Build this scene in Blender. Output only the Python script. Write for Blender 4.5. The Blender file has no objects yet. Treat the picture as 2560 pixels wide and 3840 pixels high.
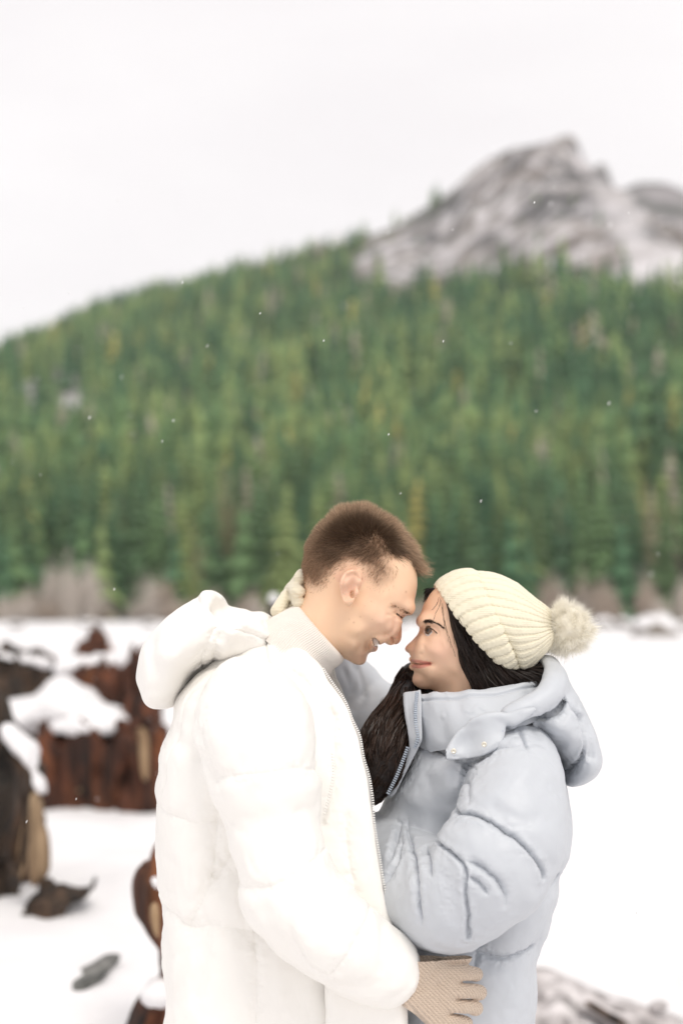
import bpy, math, random
import numpy as np

# ------------------------------------------------------------------ camera, sky, sun, exposure
scene = bpy.context.scene
FPX, CAMD, HZ, CAMZ = 5333.3, 2.26, 2300.0, 1.6      # focal length in photo pixels, metres to the couple, horizon row, eye height
cam_data = bpy.data.cameras.new('camera')
cam = bpy.data.objects.new('camera', cam_data)
scene.collection.objects.link(cam)
cam.location = (0, -CAMD, CAMZ)
cam.rotation_euler = (math.radians(90), 0, 0)
cam_data.sensor_fit = 'VERTICAL'
cam_data.sensor_height = 36.0
cam_data.sensor_width = 24.0
cam_data.lens = 50.0
cam_data.shift_y = (HZ - 1920.0) / 3840.0
cam_data.clip_start = 0.1
cam_data.clip_end = 9000
cam_data.dof.use_dof = True
cam_data.dof.focus_distance = 2.16
cam_data.dof.aperture_fstop = 2.15
scene.camera = cam

SUN_EL, SUN_AZ = 58.0, 155.0          # azimuth from +Y (away from the camera) towards +X
world = bpy.data.worlds.new('World')
scene.world = world
world.use_nodes = True
wn, wl = world.node_tree.nodes, world.node_tree.links
wn.clear()
wo = wn.new('ShaderNodeOutputWorld'); bg = wn.new('ShaderNodeBackground')
sky = wn.new('ShaderNodeTexSky'); sky.sky_type = 'NISHITA'; sky.sun_disc = False
sky.sun_elevation = math.radians(SUN_EL); sky.sun_rotation = math.radians(SUN_AZ)
tc = wn.new('ShaderNodeTexCoord')
mp = wn.new('ShaderNodeMapping'); mp.inputs['Scale'].default_value = (1.6, 1.6, 5.0)
no = wn.new('ShaderNodeTexNoise'); no.inputs['Scale'].default_value = 1.7; no.inputs['Detail'].default_value = 5; no.inputs['Roughness'].default_value = 0.5
cr = wn.new('ShaderNodeValToRGB')
cr.color_ramp.elements[0].position = 0.32; cr.color_ramp.elements[0].color = (9.65, 9.28, 9.3, 1)
cr.color_ramp.elements[1].position = 0.68; cr.color_ramp.elements[1].color = (10.5, 10.2, 10.15, 1)
mx = wn.new('ShaderNodeMix'); mx.data_type = 'RGBA'; mx.inputs[0].default_value = 0.95
wl.new(tc.outputs['Generated'], mp.inputs['Vector']); wl.new(mp.outputs[0], no.inputs['Vector'])
wl.new(no.outputs['Fac'], cr.inputs['Fac'])
wl.new(sky.outputs[0], mx.inputs[6]); wl.new(cr.outputs[0], mx.inputs[7])
wl.new(mx.outputs[2], bg.inputs['Color']); bg.inputs['Strength'].default_value = 0.1
wl.new(bg.outputs[0], wo.inputs['Surface'])

sun_d = bpy.data.lights.new('sun', 'SUN'); sun_d.energy = 1.4; sun_d.angle = math.radians(24); sun_d.color = (1.0, 0.94, 0.85)
sun = bpy.data.objects.new('sun', sun_d); scene.collection.objects.link(sun)
sun.location = (0, 0, 30)
sun.rotation_euler = (math.radians(90 - SUN_EL), 0, math.radians(180 - SUN_AZ))

scene.view_settings.view_transform = 'Standard'
scene.view_settings.look = 'None'
scene.view_settings.gamma = 1.0
scene.view_settings.exposure = 0.12
scene.render.engine = 'CYCLES'
scene.cycles.use_denoising = True
scene.cycles.max_bounces = 8
scene.cycles.volume_bounces = 0
scene.cycles.sample_clamp_indirect = 6

random.seed(5)
rng = np.random.default_rng(11)
COL = scene.collection

# ------------------------------------------------------------------ helpers: pixels of the photograph to metres
def P(px, py, Y=0.0):
    d = CAMD + Y
    return np.array([(px - 1280.0) * d / FPX, Y, CAMZ + (HZ - py) * d / FPX])
def conv(ox, oy, s):
    return lambda pts: [(ox + s * a, oy + s * b) for a, b in pts]
c1 = conv(1000, 1840, .44643); c2 = conv(1400, 2080, .54847); c3 = conv(500, 2150, .57398)
c4 = conv(1300, 2500, .63776); c5 = conv(1300, 3000, .63776); r3 = conv(500, 2950, .70153)
h1 = conv(1150, 1860, .38265)
s1 = conv(0, 2250, .44643); s2 = conv(0, 3000, .44643); q4 = conv(1900, 3000, .42092)
def XZ(pts, Y=0.0):
    a = np.array(pts, float); d = CAMD + Y
    return np.stack([(a[:, 0] - 1280) * d / FPX, CAMZ + (HZ - a[:, 1]) * d / FPX], 1)
def catmull(p, n=4, closed=True):
    p = np.asarray(p, float); N = len(p); out = []
    rngi = range(N) if closed else range(N - 1)
    for i in rngi:
        if closed: a, b, c, d = p[(i - 1) % N], p[i], p[(i + 1) % N], p[(i + 2) % N]
        else: a, b, c, d = p[max(i - 1, 0)], p[i], p[i + 1], p[min(i + 2, N - 1)]
        for k in range(n):
            t = k / n
            out.append(.5 * ((2 * b) + (c - a) * t + (2 * a - 5 * b + 4 * c - d) * t * t + (3 * b - a - 3 * c + d) * t ** 3))
    if not closed: out.append(p[-1])
    return np.array(out)

# ------------------------------------------------------------------ helpers: mesh objects
def new_mesh(name, V, F, smooth=True):
    me = bpy.data.meshes.new(name)
    V = np.asarray(V, np.float32); F = np.asarray(F, np.int32)
    me.vertices.add(len(V)); me.vertices.foreach_set('co', V.ravel())
    k = F.shape[1]
    me.loops.add(F.size); me.loops.foreach_set('vertex_index', F.ravel())
    me.polygons.add(len(F)); me.polygons.foreach_set('loop_start', np.arange(0, F.size, k, dtype=np.int32))
    me.update(calc_edges=True)
    if smooth: me.polygons.foreach_set('use_smooth', np.ones(len(F), bool))
    me.validate(); me.update()
    return me
def set_col(me, col):
    a = me.color_attributes.new('Col', 'FLOAT_COLOR', 'POINT')
    c = np.ones((len(me.vertices), 4), np.float32); c[:, :3] = col
    a.data.foreach_set('color', c.ravel())
def link(name, me, mat=None, parent=None):
    o = bpy.data.objects.new(name, me); COL.objects.link(o)
    if mat is not None and not me.materials: me.materials.append(mat)
    if parent is not None:
        o.parent = parent
        w = parent['_w'] if '_w' in parent else None
        r = parent
        while r.parent: r = r.parent
        if parent.parent is None: o.location = -r.location
    return o
def empty(name, loc):
    o = bpy.data.objects.new(name, None); COL.objects.link(o); o.location = tuple(loc); o.empty_display_size = .1
    return o
def tag(o, label=None, cat=None, group=None, kind=None):
    if label: o['label'] = label
    if cat: o['category'] = cat
    if group: o['group'] = group
    if kind: o['kind'] = kind
    return o
def vnormals(me):
    n = np.empty(len(me.vertices) * 3, np.float32); me.vertices.foreach_get('normal', n); return n.reshape(-1, 3)
def vco(me):
    n = np.empty(len(me.vertices) * 3, np.float32); me.vertices.foreach_get('co', n); return n.reshape(-1, 3)
def set_co(me, V):
    me.vertices.foreach_set('co', np.asarray(V, np.float32).ravel()); me.update()
def vnoise(p, seed=0):
    p = np.asarray(p, np.float64); i = np.floor(p).astype(np.int64); f = p - i; f = f * f * (3 - 2 * f)
    def hsh(a, b, c):
        n = (a * 73856093) ^ (b * 19349663) ^ (c * 83492791) ^ (seed * 2654435)
        n = (n ^ (n >> 13)) * 1274126177 & 0x7fffffff
        n = (n ^ (n >> 15)) * 668265263 & 0x7fffffff
        return (n & 0xffff) / 65535.0
    r = 0
    for dx in (0, 1):
        for dy in (0, 1):
            for dz in (0, 1):
                w = (f[..., 0] if dx else 1 - f[..., 0]) * (f[..., 1] if dy else 1 - f[..., 1]) * (f[..., 2] if dz else 1 - f[..., 2])
                r = r + w * hsh(i[..., 0] + dx, i[..., 1] + dy, i[..., 2] + dz)
    return r * 2 - 1
def fbm(p, seed=0, oct=3):
    r = 0; a = 1.0
    for k in range(oct): r = r + a * vnoise(p * 2 ** k, seed + k); a *= .5
    return r

# ------------------------------------------------------------------ helpers: implicit shapes on a grid, meshed with surface nets
def poly_sd(X, Z, poly):
    n = len(poly); best = np.full(X.shape, 1e9); inside = np.zeros(X.shape, bool)
    for i in range(n):
        a, b = poly[i], poly[(i + 1) % n]; e = b - a; L = e @ e + 1e-15
        t = np.clip(((X - a[0]) * e[0] + (Z - a[1]) * e[1]) / L, 0, 1)
        best = np.minimum(best, (X - a[0] - t * e[0]) ** 2 + (Z - a[1] - t * e[1]) ** 2)
        if a[1] != b[1]:
            c = (a[1] > Z) != (b[1] > Z)
            inside ^= c & (X < (b[0] - a[0]) * (Z - a[1]) / (b[1] - a[1]) + a[0])
    d = np.sqrt(best); return np.where(inside, d, -d)
def line_d(X, Z, pl):
    best = np.full(X.shape, 1e9)
    for a, b in zip(pl[:-1], pl[1:]):
        e = b - a; L = e @ e + 1e-15
        t = np.clip(((X - a[0]) * e[0] + (Z - a[1]) * e[1]) / L, 0, 1)
        best = np.minimum(best, (X - a[0] - t * e[0]) ** 2 + (Z - a[1] - t * e[1]) ** 2)
    return np.sqrt(best)
def line_t(X, Z, pl):
    best = np.full(X.shape, 1e9); tt = np.zeros(X.shape); n = len(pl) - 1
    for i in range(n):
        a, b = pl[i], pl[i + 1]; e = b - a; L = e @ e + 1e-15
        t = np.clip(((X - a[0]) * e[0] + (Z - a[1]) * e[1]) / L, 0, 1)
        d = (X - a[0] - t * e[0]) ** 2 + (Z - a[1] - t * e[1]) ** 2
        m = d < best; best = np.where(m, d, best); tt = np.where(m, (i + t) / n, tt)
    return tt
def blur2(a, n):
    for _ in range(n):
        p = np.pad(a, 1, mode='edge')
        a = (p[:-2, 1:-1] + 2 * p[1:-1, 1:-1] + p[2:, 1:-1]) / 4
        p = np.pad(a, 1, mode='edge')
        a = (p[1:-1, :-2] + 2 * p[1:-1, 1:-1] + p[1:-1, 2:]) / 4
    return a
def smin(a, b, k):
    h = np.maximum(k - np.abs(a - b), 0) / k
    return np.minimum(a, b) - h * h * k * .25
def smax(a, b, k): return -smin(-a, -b, k)
def sstep(a, b, x):
    t = np.clip((x - a) / (b - a), 0, 1); return t * t * (3 - 2 * t)
class Grid:
    def __init__(s, lo, hi, h):
        s.lo = np.array(lo, float); s.h = h
        n = np.ceil((np.array(hi) - s.lo) / h).astype(int) + 1; s.n = n
        ax = [(s.lo[i] + h * np.arange(n[i])).astype(np.float32) for i in range(3)]
        s.x, s.y, s.z = ax[0][:, None, None], ax[1][None, :, None], ax[2][None, None, :]
        s.X2, s.Z2 = np.meshgrid(ax[0].astype(float), ax[2].astype(float), indexing='ij')
        s.F = None
    def b2(s, a): return a.astype(np.float32)[:, None, :]
    def idw(s, pts, Y=0.0, p=2.5):
        q = XZ([(a, b) for a, b, _ in pts], Y); w = 0; v = 0
        for (x, z), (_, _, val) in zip(q, pts):
            k = 1.0 / (((s.X2 - x) ** 2 + (s.Z2 - z) ** 2) + 1e-5) ** (p / 2); w = w + k; v = v + k * val
        return v / w
    def infl(s, pts, R, W, yc=0.0, Y=None, smooth=4, bl=4, p=2.0):
        Yr = (yc if np.isscalar(yc) else 0.0) if Y is None else Y
        poly = XZ(pts, Yr)
        if smooth: poly = catmull(poly, smooth)
        d = blur2(poly_sd(s.X2, s.Z2, poly), bl)
        R = np.broadcast_to(R, d.shape); W = np.broadcast_to(W, d.shape)
        u = np.clip(1 - d / R, 0, None)
        yy = s.y - (yc if np.isscalar(yc) else s.b2(yc))
        if p == 2.0: f = np.sqrt(s.b2(u) ** 2 + (yy / s.b2(W)) ** 2)
        else: f = (s.b2(u) ** p + np.abs(yy / s.b2(W)) ** p) ** (1 / p)
        return (f - 1) * s.b2(np.minimum(R, W))
    def cap(s, a, b, ra, rb):
        a = np.asarray(a, float); b = np.asarray(b, float); e = b - a; L = e @ e + 1e-12
        t = np.clip(((s.x - a[0]) * e[0] + (s.y - a[1]) * e[1] + (s.z - a[2]) * e[2]) / L, 0, 1).astype(np.float32)
        dx = s.x - a[0] - t * e[0]; dy = s.y - a[1] - t * e[1]; dz = s.z - a[2] - t * e[2]
        return np.sqrt(dx * dx + dy * dy + dz * dz) - (ra + (rb - ra) * t)
    def chain(s, pts, n=3, k=.004):
        p = catmull(np.array([list(q[0]) + [q[1]] for q in pts]), n, closed=False); F = None
        for a, b in zip(p[:-1], p[1:]):
            f = s.cap(a[:3], b[:3], a[3], b[3]); F = f if F is None else np.minimum(F, f)
        return F
    def ell(s, c, r, ang=0.0):
        dx, dy, dz = s.x - c[0], s.y - c[1], s.z - c[2]
        ca, sa = math.cos(ang), math.sin(ang)
        u = dx * ca + dz * sa; v = -dx * sa + dz * ca
        k = np.sqrt((u / r[0]) ** 2 + (dy / r[1]) ** 2 + (v / r[2]) ** 2)
        return (k - 1) * min(r)
    def add(s, f, k=0.0):
        s.F = f if s.F is None else (smin(s.F, f, k) if k > 0 else np.minimum(s.F, f))
    def cut(s, f, k=.002): s.F = smax(s.F, -f, k)
    def groove(s, pts, Y, w, d, side=-1, y0=0.0, soft=.03, gather=0.0):
        pl = catmull(XZ(pts, Y), 5, closed=False)
        dd = line_d(s.X2, s.Z2, pl)
        m = np.clip((side * (s.y - y0)) / soft, 0, 1)
        g = d * np.exp(-(dd / w) ** 2)
        s.F = s.F + s.b2(g) * m
    def seam(s, pts, Y, d1=.006, w1=.02, d2=.006, w2=.0035, side=-1, y0=0.0, soft=.03, gath=0.0012, seed=0, taper=(1, 1), lip=.22):
        """quilting seam: a broad valley, a sharp pinch and puckers running off it"""
        pl = catmull(XZ(pts, Y), 6, closed=False)
        dd = line_d(s.X2, s.Z2, pl)
        m = np.clip((side * (s.y - y0)) / soft, 0, 1)
        tp = line_t(s.X2, s.Z2, pl); tap = (taper[0] + (1 - taper[0]) * sstep(0, .25, tp)) * (taper[1] + (1 - taper[1]) * sstep(1, .7, tp))
        g = (d1 * np.exp(-(dd / w1) ** 2) - lip * d2 * np.exp(-((dd - w2 * 3.4) / (w2 * 2)) ** 2)) * tap
        s.F = s.F + s.b2(g) * m
        s.pin = getattr(s, 'pin', []) + [(pl, d2, w2, side, y0, soft, gath, seed, taper)]
    def pinch(s, me, cuts=2, reach=.011):
        """refine the mesh along the seams and press the sharp stitched line and its puckers into it"""
        import bmesh
        bm = bmesh.new(); bm.from_mesh(me); bm.faces.ensure_lookup_table()
        fc = np.array([f.calc_center_median()[:] for f in bm.faces])
        near = np.zeros(len(fc), bool)
        for pl, d2, w2, side, y0, soft, gath, seed, taper in s.pin:
            lo, hi = pl.min(0) - reach, pl.max(0) + reach
            k = np.where((fc[:, 0] > lo[0]) & (fc[:, 0] < hi[0]) & (fc[:, 2] > lo[1]) & (fc[:, 2] < hi[1]) & (side * (fc[:, 1] - y0) > 0))[0]
            if len(k): near[k[line_d(fc[k, 0], fc[k, 2], pl) < reach]] = True
        ed = set()
        for i in np.where(near)[0]: ed.update(bm.faces[i].edges)
        bmesh.ops.subdivide_edges(bm, edges=list(ed), cuts=cuts, use_grid_fill=True)
        bmesh.ops.triangulate(bm, faces=[f for f in bm.faces if len(f.verts) > 4])
        bm.to_mesh(me); bm.free(); me.polygons.foreach_set('use_smooth', np.ones(len(me.polygons), bool)); me.update()
        V = vco(me).astype(float); N = vnormals(me).astype(float); D = np.zeros(len(V))
        for pl, d2, w2, side, y0, soft, gath, seed, taper in s.pin:
            lo, hi = pl.min(0) - .03, pl.max(0) + .03
            k = np.where((V[:, 0] > lo[0]) & (V[:, 0] < hi[0]) & (V[:, 2] > lo[1]) & (V[:, 2] < hi[1]))[0]
            if not len(k): continue
            v = V[k]; jit = .0011 * np.stack([vnoise(v * 70, seed), vnoise(v * 70, seed + 3)], 1)
            dd = line_d(v[:, 0] + jit[:, 0], v[:, 2] + jit[:, 1], pl); tp = line_t(v[:, 0], v[:, 2], pl)
            tap = (taper[0] + (1 - taper[0]) * sstep(0, .25, tp)) * (taper[1] + (1 - taper[1]) * sstep(1, .7, tp))
            m = np.clip(side * (v[:, 1] - y0) / soft, 0, 1) * tap
            D[k] -= m * (d2 * np.exp(-dd / w2) + gath * (vnoise(v * 95, seed) + .6 * vnoise(v * 230, seed + 5)) * np.exp(-(dd / .016) ** 2))
        set_co(me, V + N * D[:, None])
    def mesh(s, name, smooth=0):
        F = np.ascontiguousarray(s.F, np.float32); ins = F < 0
        c = np.zeros(np.array(F.shape) - 1, np.uint8); nx, ny, nz = F.shape
        for i in (0, 1):
            for j in (0, 1):
                for k in (0, 1): c += ins[i:nx - 1 + i, j:ny - 1 + j, k:nz - 1 + k]
        I = np.argwhere((c > 0) & (c < 8)); idm = np.full(c.shape, -1, np.int32); idm[I[:, 0], I[:, 1], I[:, 2]] = np.arange(len(I))
        pos = np.zeros((len(I), 3)); cnt = np.zeros(len(I))
        cr = [(i, j, k) for i in (0, 1) for j in (0, 1) for k in (0, 1)]
        val = {q: F[I[:, 0] + q[0], I[:, 1] + q[1], I[:, 2] + q[2]] for q in cr}
        for q in cr:
            for ax in range(3):
                if q[ax] == 0:
                    q2 = tuple(1 if a == ax else q[a] for a in range(3))
                    f0, f1 = val[q], val[q2]; m = (f0 < 0) != (f1 < 0)
                    t = np.where(m, f0 / np.where(m, f0 - f1, 1), 0)
                    pp = np.tile(np.array(q, float), (len(I), 1)); pp[:, ax] += t
                    pos += pp * m[:, None]; cnt += m
        V = s.lo + s.h * (I + pos / cnt[:, None])
        Q = []
        for ax in range(3):
            o1, o2 = [(1, 2), (2, 0), (0, 1)][ax]
            sl0 = [slice(None)] * 3; sl1 = [slice(None)] * 3
            sl0[ax] = slice(0, -1); sl1[ax] = slice(1, None)
            a, b = ins[tuple(sl0)], ins[tuple(sl1)]
            E = np.argwhere(a != b); sgn = a[E[:, 0], E[:, 1], E[:, 2]]
            ok = (E[:, o1] >= 1) & (E[:, o2] >= 1) & (E[:, o1] < c.shape[o1]) & (E[:, o2] < c.shape[o2])
            E = E[ok]; sgn = sgn[ok]
            def cid(d1, d2):
                G = E.copy(); G[:, o1] -= d1; G[:, o2] -= d2
                return idm[G[:, 0], G[:, 1], G[:, 2]]
            q = np.stack([cid(1, 1), cid(0, 1), cid(0, 0), cid(1, 0)], 1)
            q[~sgn] = q[~sgn][:, ::-1]
            Q.append(q)
        Q = np.concatenate(Q); Q = Q[(Q >= 0).all(1)]
        lab = np.arange(len(V)); e0 = np.concatenate([Q[:, 0], Q[:, 1], Q[:, 2]]); e1 = np.concatenate([Q[:, 1], Q[:, 2], Q[:, 3]])
        for _ in range(200):            # keep the one connected piece, drop stray crumbs
            m = np.minimum(lab[e0], lab[e1]); l2 = lab.copy()
            np.minimum.at(l2, lab[e0], m); np.minimum.at(l2, lab[e1], m); l2 = l2[l2]; l2 = l2[l2]
            if (l2 == lab).all(): break
            lab = l2
        big = np.bincount(lab).argmax(); kv = lab == big; mp_ = np.cumsum(kv) - 1
        Q = mp_[Q[kv[Q[:, 0]]]]; V = V[kv]
        for _ in range(smooth):
            acc = np.zeros_like(V); n = np.zeros(len(V))
            for k in range(4):
                np.add.at(acc, Q[:, k], V[Q[:, (k + 1) % 4]]); np.add.at(n, Q[:, k], 1)
                np.add.at(acc, Q[:, k], V[Q[:, (k - 1) % 4]]); np.add.at(n, Q[:, k], 1)
            V = V * .5 + .5 * acc / np.maximum(n, 1)[:, None]
        return new_mesh(name, V, Q)
def puff(me, amp, sc, seed=0, aniso=(1, 1, 1)):
    V = vco(me); N = vnormals(me)
    d = amp * fbm(V * sc * np.array(aniso), seed, 3)
    set_co(me, V + N * d[:, None])
def creases(me, amp, sc, seed=0, aniso=(1, 1, 1), w=.09, lim=None):
    """crisp wandering fold lines, here and there, as in taut nylon"""
    V = vco(me).astype(float); N = vnormals(me)
    n = vnoise(V * sc * np.array(aniso), seed) + .35 * vnoise(V * sc * 2.3 * np.array(aniso), seed + 1); msk = sstep(.0, .45, vnoise(V * sc * .6, seed + 2))
    d = -amp * msk * (np.exp(-np.abs(n) / w) - .25 * np.exp(-((np.abs(n) - 2.2 * w) / (1.2 * w)) ** 2))
    set_co(me, V + N * d[:, None])
def loft(name, secs, nu, nv, disp=None, closed_v=False, caps=False):
    """secs: (A px, B px, half width, y centre); an elliptical tube through pairs of outline points"""
    rows = []
    for A, B, w, yc in secs:
        a, b = P(A[0], A[1], yc), P(B[0], B[1], yc)
        rows.append(np.concatenate([(a + b) / 2, (a - b) / 2, [w]]))
    R = catmull(np.array(rows), max(1, nv // (len(rows) - 1)), closed=False)
    nv = len(R); u = np.linspace(0, 2 * math.pi, nu, endpoint=False)
    V = R[:, None, :3] + R[:, None, 3:6] * np.cos(u)[None, :, None] + np.array([0, 1.0, 0]) * (R[:, None, 6:7] * np.sin(u)[None, :, None])
    if disp is not None:
        du = np.roll(V, -1, 1) - np.roll(V, 1, 1); dv = np.gradient(V, axis=0)
        n = np.cross(du, dv); n /= np.linalg.norm(n, axis=-1, keepdims=True) + 1e-9
        cen = R[:, None, :3]
        sg = np.sign(np.sum(n * (V - cen), -1).mean()); n = n * sg
        uu, vv = np.meshgrid(u, np.linspace(0, 1, nv)); V = V + n * disp(uu, vv)[..., None]
    idx = np.arange(nv * nu).reshape(nv, nu)
    F = np.stack([idx[:-1], np.roll(idx, -1, 1)[:-1], np.roll(idx, -1, 1)[1:], idx[1:]], -1).reshape(-1, 4)
    return new_mesh(name, V.reshape(-1, 3), F), V
def strips(name, Pts, w0, w1=None, seed=1):
    """Pts (N,K,3): thin tapering strands"""
    N, K, _ = Pts.shape; r = np.random.default_rng(seed)
    T = np.gradient(Pts, axis=1); T /= np.linalg.norm(T, axis=-1, keepdims=True) + 1e-9
    rv = r.normal(size=(N, 1, 3)); S = np.cross(T, rv); S /= np.linalg.norm(S, axis=-1, keepdims=True) + 1e-9
    w = np.linspace(w0, w0 * .15 if w1 is None else w1, K)[None, :, None] * .5
    V = np.stack([Pts - S * w, Pts + S * w], 2).reshape(-1, 3)
    b = (np.arange(N)[:, None] * K + np.arange(K - 1)[None]) * 2
    F = np.stack([b, b + 1, b + 3, b + 2], -1).reshape(-1, 4)
    return new_mesh(name, V, F)
def tri_sample(me, n, keep, seed=1):
    """random points on a mesh, kept with probability keep(points, normals)"""
    me.calc_loop_triangles(); t = np.empty(len(me.loop_triangles) * 3, np.int32); me.loop_triangles.foreach_get('vertices', t); t = t.reshape(-1, 3)
    V = vco(me).astype(float); N = vnormals(me).astype(float); r = np.random.default_rng(seed)
    a = np.linalg.norm(np.cross(V[t[:, 1]] - V[t[:, 0]], V[t[:, 2]] - V[t[:, 0]]), axis=1)
    cen = V[t].mean(1); k = keep(cen, N[t].mean(1)); a = a * k; a /= a.sum()
    i = r.choice(len(t), n, p=a); b = r.random((n, 2)); s = np.sqrt(b[:, :1])
    w = np.concatenate([1 - s, s * (1 - b[:, 1:]), s * b[:, 1:]], 1)
    p = (V[t[i]] * w[..., None]).sum(1); nn = (N[t[i]] * w[..., None]).sum(1)
    return p, nn / (np.linalg.norm(nn, axis=1, keepdims=True) + 1e-9)
def topx(V):
    d = CAMD + V[:, 1]; return np.stack([1280 + V[:, 0] * FPX / d, HZ - (V[:, 2] - CAMZ) * FPX / d], 1)
def flatpx(V):
    d = CAMD; return np.stack([1280 + V[:, 0] * FPX / d, HZ - (V[:, 2] - CAMZ) * FPX / d], 1)

# ------------------------------------------------------------------ helpers: materials
class M:
    def __init__(s, name):
        s.m = bpy.data.materials.new(name); s.m.use_nodes = True; s.t = s.m.node_tree; s.n = s.t.nodes; s.l = s.t.links
        s.b = s.n['Principled BSDF']; s.tc = s.n.new('ShaderNodeTexCoord'); s.out = s.n['Material Output']
    def set(s, **k):
        for a, v in k.items(): s.b.inputs[a.replace('_', ' ')].default_value = v
        return s
    def noise(s, scale, detail=4, rough=.55, vec=None, stretch=None):
        n = s.n.new('ShaderNodeTexNoise'); n.inputs['Scale'].default_value = scale; n.inputs['Detail'].default_value = detail; n.inputs['Roughness'].default_value = rough
        v = s.tc.outputs['Object'] if vec is None else vec
        if stretch:
            mpn = s.n.new('ShaderNodeMapping'); mpn.inputs['Scale'].default_value = stretch; s.l.new(v, mpn.inputs['Vector']); v = mpn.outputs[0]
        s.l.new(v, n.inputs['Vector']); return n.outputs['Fac']
    def ramp(s, fac, stops):
        r = s.n.new('ShaderNodeValToRGB'); e = r.color_ramp.elements
        while len(e) < len(stops): e.new(.5)
        for el, (p, c) in zip(e, stops): el.position = p; el.color = (*c, 1)
        s.l.new(fac, r.inputs['Fac']); return r.outputs['Color']
    def mix(s, fac, a, b, mode='MIX'):
        m = s.n.new('ShaderNodeMix'); m.data_type = 'RGBA'; m.blend_type = mode
        for sock, v in ((m.inputs[0], fac), (m.inputs[6], a), (m.inputs[7], b)):
            if isinstance(v, bpy.types.NodeSocket): s.l.new(v, sock)
            elif isinstance(v, (int, float)): sock.default_value = v
            else: sock.default_value = (*v, 1)
        return m.outputs[2]
    def math(s, op, a, b=0.0):
        m = s.n.new('ShaderNodeMath'); m.operation = op
        for i, v in enumerate((a, b)):
            if isinstance(v, bpy.types.NodeSocket): s.l.new(v, m.inputs[i])
            else: m.inputs[i].default_value = v
        return m.outputs[0]
    def attr(s, name='Col'):
        a = s.n.new('ShaderNodeAttribute'); a.attribute_name = name; return a.outputs['Color']
    def color(s, v):
        if isinstance(v, bpy.types.NodeSocket): s.l.new(v, s.b.inputs['Base Color'])
        else: s.b.inputs['Base Color'].default_value = (*v, 1)
        return s
    def bump(s, h, strength=.3, dist=.01, chain=None):
        b = s.n.new('ShaderNodeBump'); b.inputs['Strength'].default_value = strength; b.inputs['Distance'].default_value = dist
        s.l.new(h, b.inputs['Height'])
        if chain is not None: s.l.new(chain, b.inputs['Normal'])
        s.l.new(b.outputs[0], s.b.inputs['Normal']); return b.outputs[0]
    def upness(s):
        g = s.n.new('ShaderNodeNewGeometry'); x = s.n.new('ShaderNodeSeparateXYZ'); s.l.new(g.outputs['Normal'], x.inputs[0]); return x.outputs['Z']
    def translucent(s, col, w):
        t = s.n.new('ShaderNodeBsdfTranslucent'); mx = s.n.new('ShaderNodeMixShader'); mx.inputs[0].default_value = w
        if isinstance(col, bpy.types.NodeSocket): s.l.new(col, t.inputs['Color'])
        else: t.inputs['Color'].default_value = (*col, 1)
        s.l.new(s.b.outputs[0], mx.inputs[1]); s.l.new(t.outputs[0], mx.inputs[2]); s.l.new(mx.outputs[0], s.out.inputs['Surface']); return s

# ================================================================== SETTING: snow field, mountain, sky air
def gz(x, y):
    x = np.asarray(x, float); y = np.asarray(y, float)
    bank = .47 * sstep(.6, 2.2, y) * (1 - sstep(9, 22, y)) * (1 - sstep(-.9, .6, x - .06 * y))
    p = np.stack([x * .35, y * .35, np.zeros_like(x)], -1)
    lump = .09 * vnoise(p, 3) * sstep(1.5, 4, y) + .045 * vnoise(p * 4, 4) + .016 * vnoise(p * 11, 5)
    return bank + lump * (1 - .9 * sstep(60, 250, y)) - .12 * np.exp(-((x / .8) ** 2 + (y / .6) ** 2)) * 0
snow_m = M('snow')
sn = snow_m.noise(3.0, 8, .6)
snow_m.color(snow_m.ramp(sn, [(.3, (.76, .745, .755)), (.7, (.85, .84, .845))])).set(Roughness=.75)
snow_m.bump(snow_m.noise(22, 6, .65), .35, .02)
def sheet(xs, ys, zf):
    X, Y = np.meshgrid(xs, ys); Z = zf(X, Y)
    V = np.stack([X, Y, Z], -1).reshape(-1, 3); n = len(xs); idx = np.arange(V.shape[0]).reshape(len(ys), n)
    F = np.stack([idx[:-1, :-1], idx[:-1, 1:], idx[1:, 1:], idx[1:, :-1]], -1).reshape(-1, 4)
    return V, F
ys = np.concatenate([np.linspace(-12, -1.5, 20), np.linspace(-1.2, 16, 160), np.geomspace(16.3, 420, 70), [1200, 3500]])
xs = np.concatenate([-np.geomspace(1500, 7.2, 40), np.linspace(-7, 7, 150), np.geomspace(7.2, 1500, 40)])
V, F = sheet(xs, ys, gz)
ground = link('snow_ground', new_mesh('snow_ground', V, F), snow_m.m); tag(ground, kind='structure')

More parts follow.
